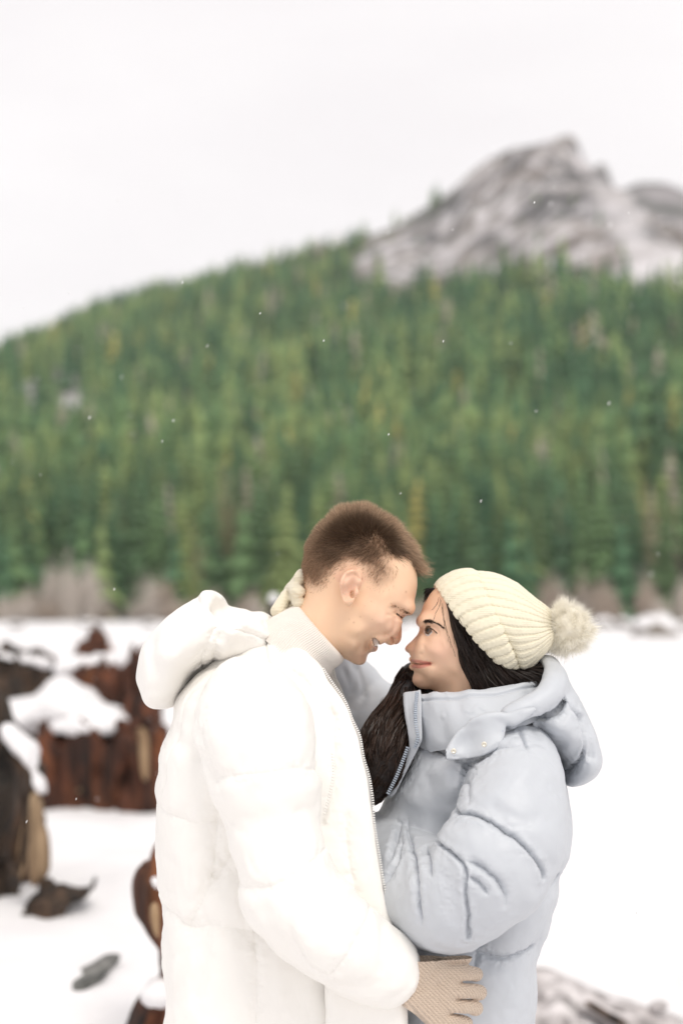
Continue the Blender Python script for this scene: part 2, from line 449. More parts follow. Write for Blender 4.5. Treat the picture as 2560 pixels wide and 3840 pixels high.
RID = np.array([(-900, 1750), (-500, 1640), (-200, 1480), (0, 1345), (150, 1250), (330, 1160), (550, 1060), (730, 1020), (900, 950), (1080, 905), (1300, 850), (1500, 780), (1640, 752),
    (1720, 690), (1830, 600), (1900, 560), (2030, 528), (2135, 496), (2152, 548), (2200, 640), (2280, 700), (2370, 770), (2450, 820), (2600, 900), (2900, 1050), (3400, 1300)], float)
YR, YB = 950.0, 300.0
rx = (RID[:, 0] - 1280) * (YR + CAMD) / FPX; rh = 1.6 + (HZ - RID[:, 1]) * (YR + CAMD) / FPX
rh = rh - np.where(RID[:, 0] < 1600, 9, 0)
def terr(x, y):
    H = np.interp(x, rx, rh)
    t = (y - YB) / (YR - YB)
    s = np.where(t < 1, np.clip(t, 0, 1) ** 1.12, np.clip(1 - (t - 1) * 1.6, 0, 1))
    p = np.stack([x / 60, y / 60, np.zeros_like(x)], -1)
    rough = fbm(p, 21, 4) * 9 * sstep(0.02, .3, t) * (1 - .75 * sstep(.9, 1.0, t))
    pk = np.exp(-((x - 140) / 90) ** 2) * sstep(.62, .95, t)
    p2 = np.stack([x / 13, y / 24, np.zeros_like(x)], -1)
    rough = rough + pk * fbm(p2, 31, 3) * 10 * (1 - .85 * sstep(.94, 1.0, t))
    s2 = s + pk * .0
    return H * s2 + rough - .6 * (t < 0)
def mountain(name, xs, ys, zf):
    V, F = sheet(xs, ys, zf); return V, F
V, F = sheet(np.arange(-460, 461, 3.5), np.concatenate([np.arange(296, 860, 6), np.arange(860, 1000, 2.5), np.arange(1000, 1250, 12)]), terr)
px = topx(V)
ROCK = c5 and [(1310, 1000), (1400, 900), (1560, 805), (1650, 770), (1720, 680), (1830, 580), (2130, 480), (2300, 660), (2600, 660), (2700, 1010), (2340, 1060), (2200, 1010), (2050, 1030), (1900, 1020), (1750, 1050), (1600, 1030), (1500, 1060), (1330, 1030)]
SNOWP = [(2330, 1010), (2400, 965), (2500, 950), (2620, 960), (2640, 1130), (2500, 1110), (2400, 1080), (2340, 1050)]
SCREE = [(40, 1400), (200, 1330), (330, 1370), (340, 1440), (360, 1580), (250, 1610), (230, 1540), (110, 1600), (60, 1500)]
def pin(px, poly, soft=25):
    d = poly_sd(px[:, 0], px[:, 1], np.array(poly, float)); return sstep(-soft, soft, d)
nz = fbm(V / 12, 41, 2) * .42 + .5; nz2 = vnoise(V / np.array([26, 40, 8]), 42) * .5 + .5; nz3 = fbm(V / 7, 44, 2) * .4 + .5
rock = pin(px, ROCK, 30); scree = pin(px, SCREE, 60); snp = np.maximum(pin(px, SNOWP, 25), pin(px, c5 and [(2200, 700), (2330, 700), (2420, 860), (2470, 1000), (2340, 1000), (2290, 850)], 40) * .55)
floor_c = np.array([.075, .085, .045]); rock_c = np.array([.285, .262, .248]); dark_c = np.array([.075, .078, .085]); rust = np.array([.27, .21, .175])
rc = rock_c[None] * (.65 + .6 * nz[:, None])
rc = rc + (dark_c - rc) * sstep(.47, .58, nz2)[:, None] * .85
rc = rc + (rust - rc) * (sstep(.6, .8, vnoise(V / 30, 47) * .5 + .5) * .35)[:, None]
snow_patch = sstep(.50, .60, nz3) * sstep(.3, .5, nz)
rc = rc + (np.array([.70, .67, .69]) - rc) * (snow_patch * .85)[:, None]
cc = floor_c[None] + (rc - floor_c) * np.maximum(rock, scree)[:, None]
cc = cc + (np.array([.78, .75, .77]) - cc) * np.maximum(snp, scree * snow_patch * .5)[:, None]
me = new_mesh('mountain', V, F); set_col(me, cc)
mt_m = M('mountain_rock'); mt_m.color(mt_m.mix(mt_m.noise(.35, 6), mt_m.attr(), (.12, .11, .1), 'MIX')).set(Roughness=.9)
mx_ = mt_m.n.new('ShaderNodeMath')
mt_m.color(mt_m.mix(mt_m.math('MULTIPLY', mt_m.noise(.3, 6), .35), mt_m.attr(), (.14, .13, .12)))
tag(link('mountain', me, mt_m.m), kind='structure')
# farther shoulder of the mountain
R2 = np.array([(1900, 1300), (2150, 900), (2250, 770), (2320, 712), (2400, 692), (2500, 702), (2600, 760), (2800, 900), (3100, 1200)], float)
r2x = (R2[:, 0] - 1280) * 1502 / FPX; r2h = 1.6 + (HZ - R2[:, 1]) * 1502 / FPX
def terr2(x, y):
    t = (y - 1000) / 500; H = np.interp(x, r2x, r2h)
    return H * np.clip(np.where(t < 1, .35 + .65 * t, 1 - (t - 1)), 0, 1) + fbm(np.stack([x / 40, y / 60, x * 0], -1), 51, 3) * 6
V, F = sheet(np.arange(140, 560, 6), np.arange(1010, 1800, 8), terr2)
a = vnoise(V / 25, 52) * .5 + .5; b = vnoise(V / np.array([30, 60, 12]), 53) * .5 + .5
cc = np.array([.30, .28, .29])[None] * (.6 + .7 * a[:, None]); cc = cc + (np.array([.08, .09, .08]) - cc) * (sstep(.5, .7, b) * .8)[:, None]
me = new_mesh('mountain_shoulder', V, F); set_col(me, cc)
tag(link('far_mountain', me, mt_m.m), kind='structure')

# ================================================================== FOREST
bark_m = M('bark'); bark_m.color(bark_m.ramp(bark_m.noise(4, 5, stretch=(1, 1, .2)), [(.3, (.06, .045, .035)), (.7, (.14, .11, .09))])).set(Roughness=.95)
CROWN_C = [(.050, .128, .064), (.118, .215, .090), (.225, .305, .115), (.42, .38, .12), (.36, .33, .26)]
crown_m = []
for i, c in enumerate(CROWN_C):
    m = M('needles_%d' % i); oi = m.n.new('ShaderNodeObjectInfo')
    base = m.ramp(m.noise(.9, 3), [(.3, tuple(v * .62 for v in c)), (.7, tuple(v * 1.35 for v in c))])
    m.color(m.mix(m.math('MULTIPLY', oi.outputs['Random'], .45), base, (.20, .23, .07))).set(Roughness=.85)
    crown_m.append(m.m)
def conifer(h, r, layers, seg, seed, droop=.5):
    """needle skirts with jagged hems round a stem"""
    q = np.random.default_rng(seed); V = []; F = []
    for L in range(layers):
        f = L / (layers - 1); z = h * (.10 + .87 * f); rad = r * ((1 - f) ** .85) * (.8 + .4 * q.random()) + .12
        top = len(V); V.append((q.normal() * .1, q.normal() * .1, z + h / layers * (1.25 - .3 * f)))
        a0 = q.random() * 6.28; n = seg if f < .75 else max(5, seg - 4)
        for k in range(n * 2):
            a = a0 + k * math.pi / n + q.normal() * .12; rr = rad * (1.0 if k % 2 == 0 else .45) * (.65 + .65 * q.random())
            V.append((rr * math.cos(a), rr * math.sin(a), z - rr * droop * (.5 + q.random() * .6)))
        for k in range(n * 2): F.append((top, top + 1 + k, top + 1 + (k + 1) % (n * 2)))
    return np.array(V), np.array(F)
def trunk_mesh(h, r):
    bt = []; n = 7
    for z, k in ((-.8, 1.3), (h * .3, .75), (h * .97, .1)):
        for i in range(n): bt.append((r * k * math.cos(i * 6.283 / n), r * k * math.sin(i * 6.283 / n), z))
    f = [(l * n + i, l * n + (i + 1) % n, (l + 1) * n + (i + 1) % n, (l + 1) * n + i) for l in range(2) for i in range(n)]
    return new_mesh('trunk', np.array(bt), np.array(f))
CON = []
for k in range(7):
    hh = 20.0; V, F = conifer(hh, 3.9 + .6 * (k % 3), 15 + k % 3, 9, 100 + k)
    CON.append((V, F, trunk_mesh(hh, .30)))
crown_me = {}
spots = []
q = np.random.default_rng(77)
while len(spots) < 11500:
    y = YB + 4 + (YR - YB + 25) * q.random() ** 1.25
    half = 2300 * (y + CAMD) / FPX
    spots.append((q.uniform(-half, half), y))
spots = np.array(spots)
# front rank along the foot of the slope
fr = np.stack([q.uniform(-140, 140, 210), q.uniform(298, 325, 210)], 1)
spots = np.concatenate([spots, fr])
zs = terr(spots[:, 0], spots[:, 1]); zs = np.maximum(zs, -.3)
base = np.stack([spots[:, 0], spots[:, 1], zs], 1); bp = topx(base)
keep = (q.random(len(base)) > .90 * np.maximum.reduce([pin(bp, ROCK, 55), .85 * pin(bp, SCREE, 50), pin(bp, SNOWP, 20)]))
BARE = [((120, 1990), (130, 2340), (620, 2340), (560, 2080), (480, 2030), (300, 2060)), ((2080, 2180), (2080, 2340), (2640, 2340), (2600, 1960), (2330, 1930), (2250, 2150)), ((880, 2180), (980, 2120), (1200, 2180), (1150, 2340), (640, 2340), (650, 2230))]
for pb in BARE: keep &= q.random(len(base)) > .8 * pin(bp, pb, 30)
tops_ = topx(base + np.array([0, 0, 12.0])); keep &= q.random(len(base)) > .8 * np.maximum(pin(tops_, ROCK, 45), pin(tops_, SCREE, 45))
keep &= ~((spots[:, 1] > 900) & (bp[:, 0] > 1640))
base = base[keep]
hts = np.where(base[:, 1] < 420, q.uniform(19, 33, len(base)), q.uniform(14, 25, len(base)) * (1.05 - .5 * sstep(550, 930, base[:, 1])))
hts *= np.where(pin(topx(base), ROCK, 10) > .4, .4, 1)
tone = q.random(len(base)); warm = vnoise(base / np.array([45, 45, 45]), 61) * .5 + .5
w2_ = sstep(.3, .7, warm * .6 + .4 * (vnoise(base / np.array([18, 18, 18]), 63) * .5 + .5))
kind = np.where(tone < .66 - .5 * w2_, 0, np.where(tone < .84 - .32 * w2_, 1, np.where(tone < .955, 2, np.where(tone < .97, 3, 4))))
size = hts / (base[:, 1] + CAMD)
size = size * np.where(np.abs(topx(base)[:, 0] - 1280) < 1330, 1, .2)
order = np.argsort(-size); near = order[:300]; far = order[300:]
LBL = ['dark green conifer on the forested slope', 'mid green conifer on the forested slope', 'yellow green conifer on the forested slope', 'golden yellow conifer on the forested slope', 'bare grey conifer on the forested slope']
for n_, i in enumerate(near):
    k = int(q.integers(0, len(CON))); kd = int(kind[i]); s = hts[i] / 20.0
    key = (k, kd)
    if key not in crown_me:
        me = new_mesh('crown', CON[k][0], CON[k][1], smooth=False); me.materials.append(crown_m[kd]); crown_me[key] = me
    root = empty('conifer_tree', base[i]); root.rotation_euler = (q.normal() * .02, q.normal() * .02, q.random() * 6.28); w = q.uniform(.8, 1.2)
    root.scale = (s * w, s * w, s)
    tag(root, LBL[kd], 'tree', LBL[kd].replace('conifer', 'conifers'))
    a = bpy.data.objects.new('crown', crown_me[key]); COL.objects.link(a); a.parent = root
    b = bpy.data.objects.new('trunk', CON[k][2]); COL.objects.link(b); b.parent = root
    if not CON[k][2].materials: CON[k][2].materials.append(bark_m.m)
# the rest of the wood, one mass
LOW = [conifer(20, 4.2 + .5 * (k % 3), 6, 5, 300 + k) for k in range(6)]
Vs, Fs, Cs, off = [], [], [], 0
cols = np.array(CROWN_C)
for i in far:
    V, F = LOW[int(q.integers(0, 6))]; s = hts[i] / 20; w = s * q.uniform(.8, 1.25); a = q.random() * 6.28
    ca, sa = math.cos(a), math.sin(a)
    Vs.append(np.stack([(V[:, 0] * ca - V[:, 1] * sa) * w, (V[:, 0] * sa + V[:, 1] * ca) * w, V[:, 2] * s], 1) + base[i])
    Fs.append(F + off); off += len(V)
    Cs.append(np.tile(cols[kind[i]] * q.uniform(.7, 1.35), (len(V), 1)))
me = new_mesh('forest', np.concatenate(Vs), np.concatenate(Fs), smooth=False); set_col(me, np.concatenate(Cs))
fm = M('forest_needles'); fm.color(fm.mix(.12, fm.attr(), (.16, .19, .08))).set(Roughness=.9)
tag(link('forest', me, fm.m), 'dense conifer forest covering the mountainside', 'forest', kind='stuff')

# leafless shrubs and pale trees at the foot of the slope
def shrub_mesh(h, w, n, seed, leafy):
    q = np.random.default_rng(seed); st = []
    for i in range(n):
        a = q.random() * 6.28; r = w * .25 * q.random()
        b0 = np.array([r * math.cos(a), r * math.sin(a), -.3]); f = q.random()
        up = h * (.45 + .55 * q.random()); rr = w * .5 * math.sqrt(q.random()); a2 = a + q.normal() * .6
        up = up * (1 - .55 * (rr / (w * .5)) ** 3) * (.7 + .45 * math.sin(a2 * 3 + seed) ** 2); tip = np.array([rr * math.cos(a2), rr * math.sin(a2), up])
        mid = b0 * .5 + tip * .5 + q.normal(size=3) * .15 * w; mid[2] = up * .5
        st.append([b0, mid, tip])
        for j in range(5):
            t = .3 + .65 * q.random(); s = b0 + (tip - b0) * t
            d = q.normal(size=3) * w * .13; d[2] = abs(d[2]) + h * .05
            st.append([s, s + d * .5, s + d])
    return strips('branches', np.array(st), leafy, leafy * .35, seed)
tw = []
for c in ((.64, .58, .52), (.50, .42, .35), (.50, .44, .19), (.34, .33, .19)):
    m = M('twigs'); m.color(m.ramp(m.noise(2, 3), [(.3, tuple(v * .7 for v in c)), (.7, tuple(v * 1.2 for v in c))])).set(Roughness=.95); tw.append(m.m)
SH = {}
def shrub(px_, d, py_top, kd, wid, lab, grp):
    x = (px_ - 1280) * (d + CAMD) / FPX; h = 1.6 + (HZ - py_top) * (d + CAMD) / FPX; k = int(q.integers(0, 3)); key = (k, kd)
    if key not in SH:
        me = shrub_mesh(10, 7, 150, 400 + k, .16); me.materials.append(tw[kd])
        SH[key] = (me, trunk_mesh(6, .16)); SH[key][1].materials.append(bark_m.m)
    r = empty('bare_shrub' if kd < 2 else 'pale_tree', (x, d, float(max(terr(np.array([x]), np.array([d]))[0], -.2)) if d > YB else 0)); r.scale = (wid / 7, wid / 7, h / 10); r.rotation_euler = (0, 0, q.random() * 6.28)
    tag(r, lab, 'shrub' if kd < 2 else 'tree', grp)
    a = bpy.data.objects.new('branches', SH[key][0]); COL.objects.link(a); a.parent = r
    b = bpy.data.objects.new('trunk', SH[key][1]); COL.objects.link(b); b.parent = r
    return r
for i in range(75):
    p_ = q.uniform(-60, 1180); dense = 150 < p_ < 640
    shrub(p_, q.uniform(284, 306), q.uniform(2075, 2170) if dense and q.random() < .6 else q.uniform(2190, 2280), 0 if q.random() < .6 else 1, q.uniform(3.2, 7), 'leafless pale grey brown shrub at the foot of the forest', 'leafless shrubs at the foot of the forest')
for i in range(48):
    p_ = q.uniform(1560, 2620)
    shrub(p_, q.uniform(284, 306), q.uniform(2120, 2270) if p_ > 2050 else q.uniform(2230, 2290), 1 if q.random() < .65 else 0, q.uniform(3, 6.5), 'leafless pale grey brown shrub at the foot of the forest', 'leafless shrubs at the foot of the forest')
for p_, t_, w_, kd in ((2400, 1850, 9, 2), (2440, 2000, 8, 2), (2330, 1990, 7, 3), (2500, 2010, 9, 1), (2150, 2110, 6, 1), (1630, 1905, 6, 2), (720, 1960, 7, 3), (840, 1780, 8, 3), (440, 1890, 7, 3), (2100, 1900, 5, 3)):
    shrub(p_, 303 + q.random() * 12, t_, kd, w_ * 1.0, ['', 'tall leafless tan tree rising above the shrubs', 'tall straw yellow tree rising above the shrubs', 'thin olive tree rising above the shrubs'][kd], ['', 'tall leafless tan trees', 'tall straw yellow trees', 'thin olive trees'][kd])

# snow covered boulders far out on the field
rock_m = M('boulder'); rr_ = rock_m.ramp(rock_m.noise(2.5, 6), [(.3, (.16, .14, .12)), (.7, (.30, .27, .24))])
rock_m.color(rock_m.mix(rock_m.ramp(rock_m.math('ADD', rock_m.upness(), rock_m.math('MULTIPLY', rock_m.noise(1.5, 5), .5)), [(.35, (0, 0, 0)), (.5, (1, 1, 1))]), rr_, (.84, .83, .84))).set(Roughness=.85)
def boulder(name, lab, cat, px_, py_, wpx, hpx, d, mat, seed, group=None):
    c = P(px_, py_, d - CAMD); s = d / FPX; bm = bpy.data.meshes.new(name)
    import bmesh
    b = bmesh.new(); bmesh.ops.create_icosphere(b, subdivisions=4, radius=1); b.to_mesh(bm); b.free()
    V = vco(bm).astype(float); V = V * (1 + .22 * fbm(V * 1.6, seed, 3))[:, None]
    V[:, 2] = np.where(V[:, 2] > 0, np.abs(V[:, 2]) ** .8, V[:, 2])
    V *= np.array([wpx * s / 2, wpx * s / 2.4, hpx * s]); set_co(bm, V); bm.polygons.foreach_set('use_smooth', np.ones(len(bm.polygons), bool))
    bm.materials.append(mat); o = link(name, bm); o.location = tuple(c); tag(o, lab, cat, group); return o
boulder('boulder', 'large snow capped boulder at the far edge of the snow field', 'boulder', 2450, 2375, 170, 75, 100, rock_m.m, 1)
for i, (a, b, w, h) in enumerate([(2262, 2345, 70, 30), (2335, 2340, 60, 24), (2570, 2352, 60, 30), (1500, 2338, 60, 14), (1600, 2340, 60, 12), (330, 2335, 70, 12), (60, 2340, 60, 14), (560, 2336, 50, 12)]):
    boulder('boulder', 'low snow covered mound on the far side of the field', 'boulder', a, b, w, h, 150, rock_m.m, 3 + i, 'low snow covered mounds on the far field')

# ================================================================== PEOPLE: shared materials
skin_m = M('skin'); skin_m.color(skin_m.mix(skin_m.math('MULTIPLY', skin_m.noise(160, 4), .10), skin_m.attr(), (.66, .36, .25))).set(Roughness=.52, Subsurface_Weight=.10, Subsurface_Scale=.005)
skin_m.b.inputs['Subsurface Radius'].default_value = (1.0, .35, .2)
skin_m.bump(skin_m.noise(700, 3), .10, .001)
def cloth(name, col, rough=.6, sheen=0.0, crumple=.25, dist=.004, sc=38):
    m = M(name); n = m.noise(sc, 4, .55, stretch=(1, 1, .55)); w = m.noise(900, 2)
    m.color(m.mix(m.math('MULTIPLY', m.noise(9, 3), .12), col, tuple(v * .9 for v in col))).set(Roughness=rough)
    b1 = m.bump(w, .06, .0006)
    m.bump(n, crumple, dist, b1)
    return m
coat_m = cloth('white_nylon', (.885, .865, .825), .55, crumple=.22)
lining_m = cloth('cream_lining', (.86, .83, .74), .6, crumple=.3)
blue_m = cloth('pale_blue_nylon', (.535, .562, .60), .48, crumple=.22)
def knit(name, col, fx, fz, strength=.5, dist=.002):
    m = M(name)
    w = m.n.new('ShaderNodeTexWave'); w.wave_type = 'BANDS'; w.bands_direction = 'DIAGONAL'; w.inputs['Scale'].default_value = fx; w.inputs['Distortion'].default_value = 1.2; w.inputs['Detail'].default_value = 2; w.inputs['Detail Scale'].default_value = 3
    m.l.new(m.tc.outputs['Object'], w.inputs['Vector'])
    w2 = m.n.new('ShaderNodeTexWave'); w2.wave_type = 'BANDS'; w2.bands_direction = 'Z'; w2.inputs['Scale'].default_value = fz; w2.inputs['Distortion'].default_value = 1.5; m.l.new(m.tc.outputs['Object'], w2.inputs['Vector'])
    h = m.math('MULTIPLY', w.outputs['Fac'], w2.outputs['Fac'])
    m.color(m.mix(m.math('MULTIPLY', m.noise(60, 4), .3), col, tuple(v * .72 for v in col))).set(Roughness=.95, Sheen_Weight=.25)
    b = m.bump(m.noise(1500, 2), .25, .0008); m.bump(h, strength, dist, b)
    return m
knit_beige = knit('beige_knit', (.70, .56, .44), 95, 120, .8, .003)
knit_cream = knit('cream_knit', (.78, .71, .55), 45, 60)
wool_m = knit('cream_wool', (.83, .77, .60), 10, 110, .35, .0015)
sweater_m = knit('ecru_wool', (.82, .77, .71), 12, 160, .25, .001)
dark_m = M('black_trousers'); dark_m.color((.03, .03, .035)).set(Roughness=.8)
boot_m = M('boot_leather'); boot_m.color((.12, .075, .045)).set(Roughness=.55)
def hair_mat(name, col, tr, w=.35, rough=.45):
    m = M(name); m.color(m.attr()).set(Roughness=rough); m.b.inputs['Specular IOR Level'].default_value = .35; m.translucent(m.mix(.5, m.attr(), tr), w); return m

def limb_legs(root, hipx, py_hip, Y, foot_dir, mat, nm):
    """trousers and boots below the coat hem, standing in the snow"""
    x0 = P(hipx, 3840)[0]; g = Grid((x0 - .28, -.26, .02), (x0 + .28, .26, 1.05), .012)
    for sgn in (-1, 1):
        g.add(g.chain([((x0, sgn * .075, .90), .08), ((x0 + .02 * foot_dir, sgn * .09, .55), .068), ((x0, sgn * .11, .12), .05)]), .02)
    link('trousers', g.mesh('trousers'), dark_m.m, root)
    for sgn in (-1, 1):
        g = Grid((x0 - .2, sgn * .11 - .09, -.06), (x0 + .25, sgn * .11 + .09, .34), .009)
        g.add(g.chain([((x0, sgn * .11, .30), .066), ((x0, sgn * .11, .08), .058)]))
        g.add(g.chain([((x0 - .04 * foot_dir, sgn * .11, .035), .05), ((x0 + .15 * foot_dir, sgn * .115, .025), .045)]), .03)
        link('boot', g.mesh('boot'), boot_m.m, root)
def zip_teeth(pts3, mat, name, parent, step=.0034, size=.0016, n=None):
    p = catmull(np.array(pts3), 12, closed=False); L = np.concatenate([[0], np.cumsum(np.linalg.norm(np.diff(p, axis=0), axis=1))])
    s = np.arange(0, L[-1], step); q = np.stack([np.interp(s, L, p[:, k]) for k in range(3)], 1)
    T = np.gradient(q, axis=0); T /= np.linalg.norm(T, axis=1, keepdims=True)
    A = np.cross(T, [0, 1, 0]); A /= np.linalg.norm(A, axis=1, keepdims=True) + 1e-9; B = np.cross(T, A)
    Vs = []
    for i in (-1, 1):
        for j in (-1, 1):
            for k in (-1, 1): Vs.append(q + A * size * 1.4 * i + B * size * j + T * size * .62 * k)
    V = np.stack(Vs, 1).reshape(-1, 3); b = np.arange(len(q))[:, None, None] * 8
    F = (b + np.array([(0, 1, 3, 2), (4, 6, 7, 5), (0, 4, 5, 1), (2, 3, 7, 6), (0, 2, 6, 4), (1, 5, 7, 3)])[None]).reshape(-1, 4)
    return link(name, new_mesh(name, V, F, smooth=False), mat, parent)

# ================================================================== THE MAN
man = empty('person', P(1080, 2300)); man.location.z = 0
tag(man, 'man with short brown hair in a long white puffer coat, smiling down at the woman', 'person')

# ---- head and neck
g = Grid((P(1085, 0)[0], -.115, P(0, 2640)[2]), (P(1600, 0)[0], .115, P(0, 1900)[2]), .0017)
HEAD = c1([(1262, 740), (1262, 800), (1252, 870), (1236, 930), (1214, 985), (1190, 1030), (1128, 1065), (1085, 1110), (1055, 1170), (1020, 1230), (985, 1258), (958, 1276), (940, 1290), (915, 1325), (897, 1348), (862, 1362), (842, 1385), (838, 1420), (818, 1455), (780, 1468), (738, 1458), (680, 1425), (600, 1400), (520, 1470), (430, 1600), (60, 1560), (40, 1200), (200, 1050), (275, 960), (310, 860), (318, 760), (318, 680),
           (330, 600), (362, 500), (420, 400), (500, 310), (600, 245), (700, 212), (820, 218), (930, 252), (1030, 312), (1120, 400), (1190, 500), (1236, 600), (1256, 680)])
Wm = g.idw([(*c1([p])[0], w) for p, w in [((600, 420), .077), ((800, 400), .074), ((450, 600), .072), ((700, 650), .075), ((1000, 500), .070), ((1100, 620), .067), ((1150, 800), .066), ((960, 850), .070), ((1080, 960), .064), ((960, 1080), .067), ((1040, 1120), .058), ((850, 1000), .068), ((750, 1150), .061), ((700, 1300), .054), ((800, 1350), .043), ((800, 1440), .030), ((885, 1245), .0385), ((930, 1250), .034), ((870, 1320), .038), ((975, 1250), .031), ((350, 850), .057), ((450, 1050), .058), ((350, 1250), .060)]], p=3)
Rm = g.idw([(*c1([p])[0], w) for p, w in [((600, 300), .075), ((330, 650), .065), ((1000, 350), .07), ((1250, 720), .05), ((1210, 960), .042), ((1060, 1150), .036), ((960, 1260), .026), ((880, 1340), .024), ((800, 1460), .028), ((700, 1410), .04), ((300, 900), .05), ((300, 1200), .05)]], p=3)
g.add(g.infl(HEAD, Rm, Wm, bl=6))
# nose
NOSE = c1([(1150, 1040), (1136, 1075), (1131, 1120), (1134, 1180), (1131, 1235), (1118, 1272), (1090, 1293), (1060, 1288), (1040, 1272), (1010, 1255), (985, 1235), (1000, 1150), (1060, 1080), (1110, 1030)])
Wn = g.idw([(*c1([p])[0], w) for p, w in [((1130, 1080), .010), ((1120, 1180), .011), ((1105, 1265), .012), ((1040, 1240), .0175), ((1010, 1200), .022), ((1060, 1100), .019)]], p=3)
g.add(g.infl(NOSE, .013, Wn, bl=2, p=1.45), .007)
for sg in (-1, 1):
    a = c1([(1042, 1235)])[0]; g.add(g.ell(P(*a) + np.array([0, sg * .0125, 0]), (.0085, .006, .0095)), .005)      # nostril wing
    a = c1([(945, 1110)])[0]; g.add(g.ell(P(*a) + np.array([0, sg * .043, 0]), (.028, .018, .028), .5), .034)      # smiling cheek
    a = c1([(1180, 985)])[0]; g.add(g.ell(P(*a) + np.array([0, sg * .026, 0]), (.010, .022, .010), .9), .012)      # brow ridge
for sd in (-1, 1):
    kw = dict(side=sd, soft=.012)
    g.groove(c1([(1062, 1075), (1060, 1140), (1030, 1185), (990, 1205)]), 0, .0034, .0020, **kw)          # cheek against the nose
    g.groove(c1([(985, 1202), (940, 1208), (890, 1225), (850, 1270), (835, 1320)]), 0, .005, .0030, **kw)   # smile fold
    g.groove(c1([(1026, 1200), (1008, 1222), (1012, 1248)]), 0, .0024, .0014, **kw); g.groove(h1([(818, 1380), (828, 1402), (838, 1430)]), 0, .0019, .0034, **kw)     # nostril
    g.groove(c1([(905, 1165), (850, 1230), (835, 1300)]), 0, .010, .0020, **kw)
    g.groove(c1([(1125, 1062), (1095, 1045), (1068, 1025)]), 0, .0030, .0032, **kw)                # closed eye
    g.groove(c1([(1125, 1075), (1085, 1072), (1050, 1055), (1005, 1040)]), 0, .0024, .0014, **kw)
    for pl in ([(1060, 1025), (1010, 985)], [(1060, 1032), (1000, 1012)], [(1065, 1040), (990, 1045)], [(1075, 1015), (1040, 975)]): g.groove(c1(pl), 0, .0022, .0010, **kw)
    g.groove(c1([(1150, 1045), (1110, 1010), (1060, 985)]), 0, .007, .0030, **kw)                   # socket under the brow
    g.groove(c1([(700, 1010), (730, 1150), (720, 1280)]), 0, .03, .002, **kw)
# lips, then the open smile
for pl, r in (([(716, 1424), (684, 1382), (640, 1368)], .0034), ([(660, 1492), (642, 1455), (626, 1396)], .0044)):
    for sg in (-1, 1):
        a, b, c = [P(*v) for v in h1(pl)]
        g.add(g.chain([(a, r), (b + np.array([0, sg * .021, 0]), r * .9), (c + np.array([0, sg * .0375, 0]), r * .45)], 3), .004)
MOUTH = [(634, 1388), (664, 1384), (692, 1410), (712, 1432), (694, 1460), (668, 1478), (650, 1455), (638, 1420)]
g.cut(g.infl(h1(MOUTH), .003, .120, bl=0), .0010)
# ears
EAR = c1([(735, 670), (775, 690), (795, 735), (790, 790), (765, 830), (748, 870), (735, 920), (712, 965), (680, 978), (650, 955), (628, 900), (612, 830), (615, 770), (640, 710), (685, 676)])
for sg in (-1, 1):
    yc = g.idw([(*c1([p])[0], w) for p, w in [((625, 780), .094), ((700, 680), .090), ((640, 930), .082), ((690, 970), .074), ((775, 720), .076), ((770, 860), .066), ((720, 860), .076)]]) * sg
    e = g.infl(EAR, .005, .0055, yc=yc, Y=-.03, bl=2)
    g.add(e, .006)
    g.groove(c1([(775, 745), (740, 705), (690, 712), (650, 770), (645, 850), (668, 915)]), -.07 * 1, .0026, .0032, side=sg, y0=sg * .05, soft=.01)
    a = c1([(722, 842)])[0]; g.cut(g.ell(P(*a, -.07) * np.array([1, 0, 1]) + np.array([0, sg * .090, 0]), (.0085, .014, .015), -.25), .004)
    a = c1([(718, 872)])[0]; g.cut(g.ell(P(*a, -.07) * np.array([1, 0, 1]) + np.array([0, sg * .076, 0]), (.0035, .016, .0055)), .002)
    a = c1([(745, 775)])[0]; g.cut(g.ell(P(*a, -.07) * np.array([1, 0, 1]) + np.array([0, sg * .093, 0]), (.0075, .008, .006), .6), .003)
    # tragus
    a = c1([(752, 855)])[0]; g.add(g.ell(P(*a, -.07) * np.array([1, 0, 1]) + np.array([0, sg * .077, 0]), (.004, .005, .006)), .004)
me = g.mesh('head', 1); man_head = me
V = vco(me); fp = flatpx(V); yy = np.abs(V[:, 1])
def spot(p, r, poly=False): 
    a = np.array(c1([p])[0]); return np.exp(-(((fp - a) ** 2).sum(1)) / (r * .44643) ** 2)
sk = np.tile(np.array([.83, .565, .375]), (len(V), 1))
def tint(w, c): 
    global sk
    sk = sk + (np.array(c) - sk) * np.clip(w, 0, 1)[:, None]
tint(.5 * spot((970, 1120), 150), (.78, .48, .36)); tint(.65 * spot((1090, 1230), 90), (.74, .42, .29)); tint(.5 * spot((1085, 1120), 70), (.75, .46, .33))
tint(.5 * spot((690, 800), 150) * (yy > .068), (.76, .42, .33)); tint(.45 * spot((800, 1400), 110), (.72, .42, .30)); tint(.3 * spot((1180, 930), 120), (.74, .45, .33))
lipd = line_d(fp[:, 0], fp[:, 1], np.array(h1([(722, 1428), (684, 1384), (640, 1370)]))); lipd2 = line_d(fp[:, 0], fp[:, 1], np.array(h1([(662, 1492), (644, 1455), (628, 1398)])))
tint(.7 * np.exp(-(np.minimum(lipd, lipd2) / 7.5) ** 2) * (yy < .042), (.66, .33, .26))
mo = poly_sd(fp[:, 0], fp[:, 1], np.array(h1(MOUTH)))
inner = sstep(-1, 3, mo) * (yy < .026)
tint(.9 * inner, (.50, .20, .15))
HAIRP = np.array(c1([(300, 800), (400, 862), (470, 850), (540, 770), (600, 690), (690, 655), (760, 660), (810, 740), (860, 830), (930, 855), (1010, 830), (1070, 790), (1078, 690), (1065, 605), (1140, 566), (1190, 600), (1240, 668), (1266, 722), (1320, 700), (1320, 400), (1000, 100), (600, 100), (280, 300), (200, 700)]))
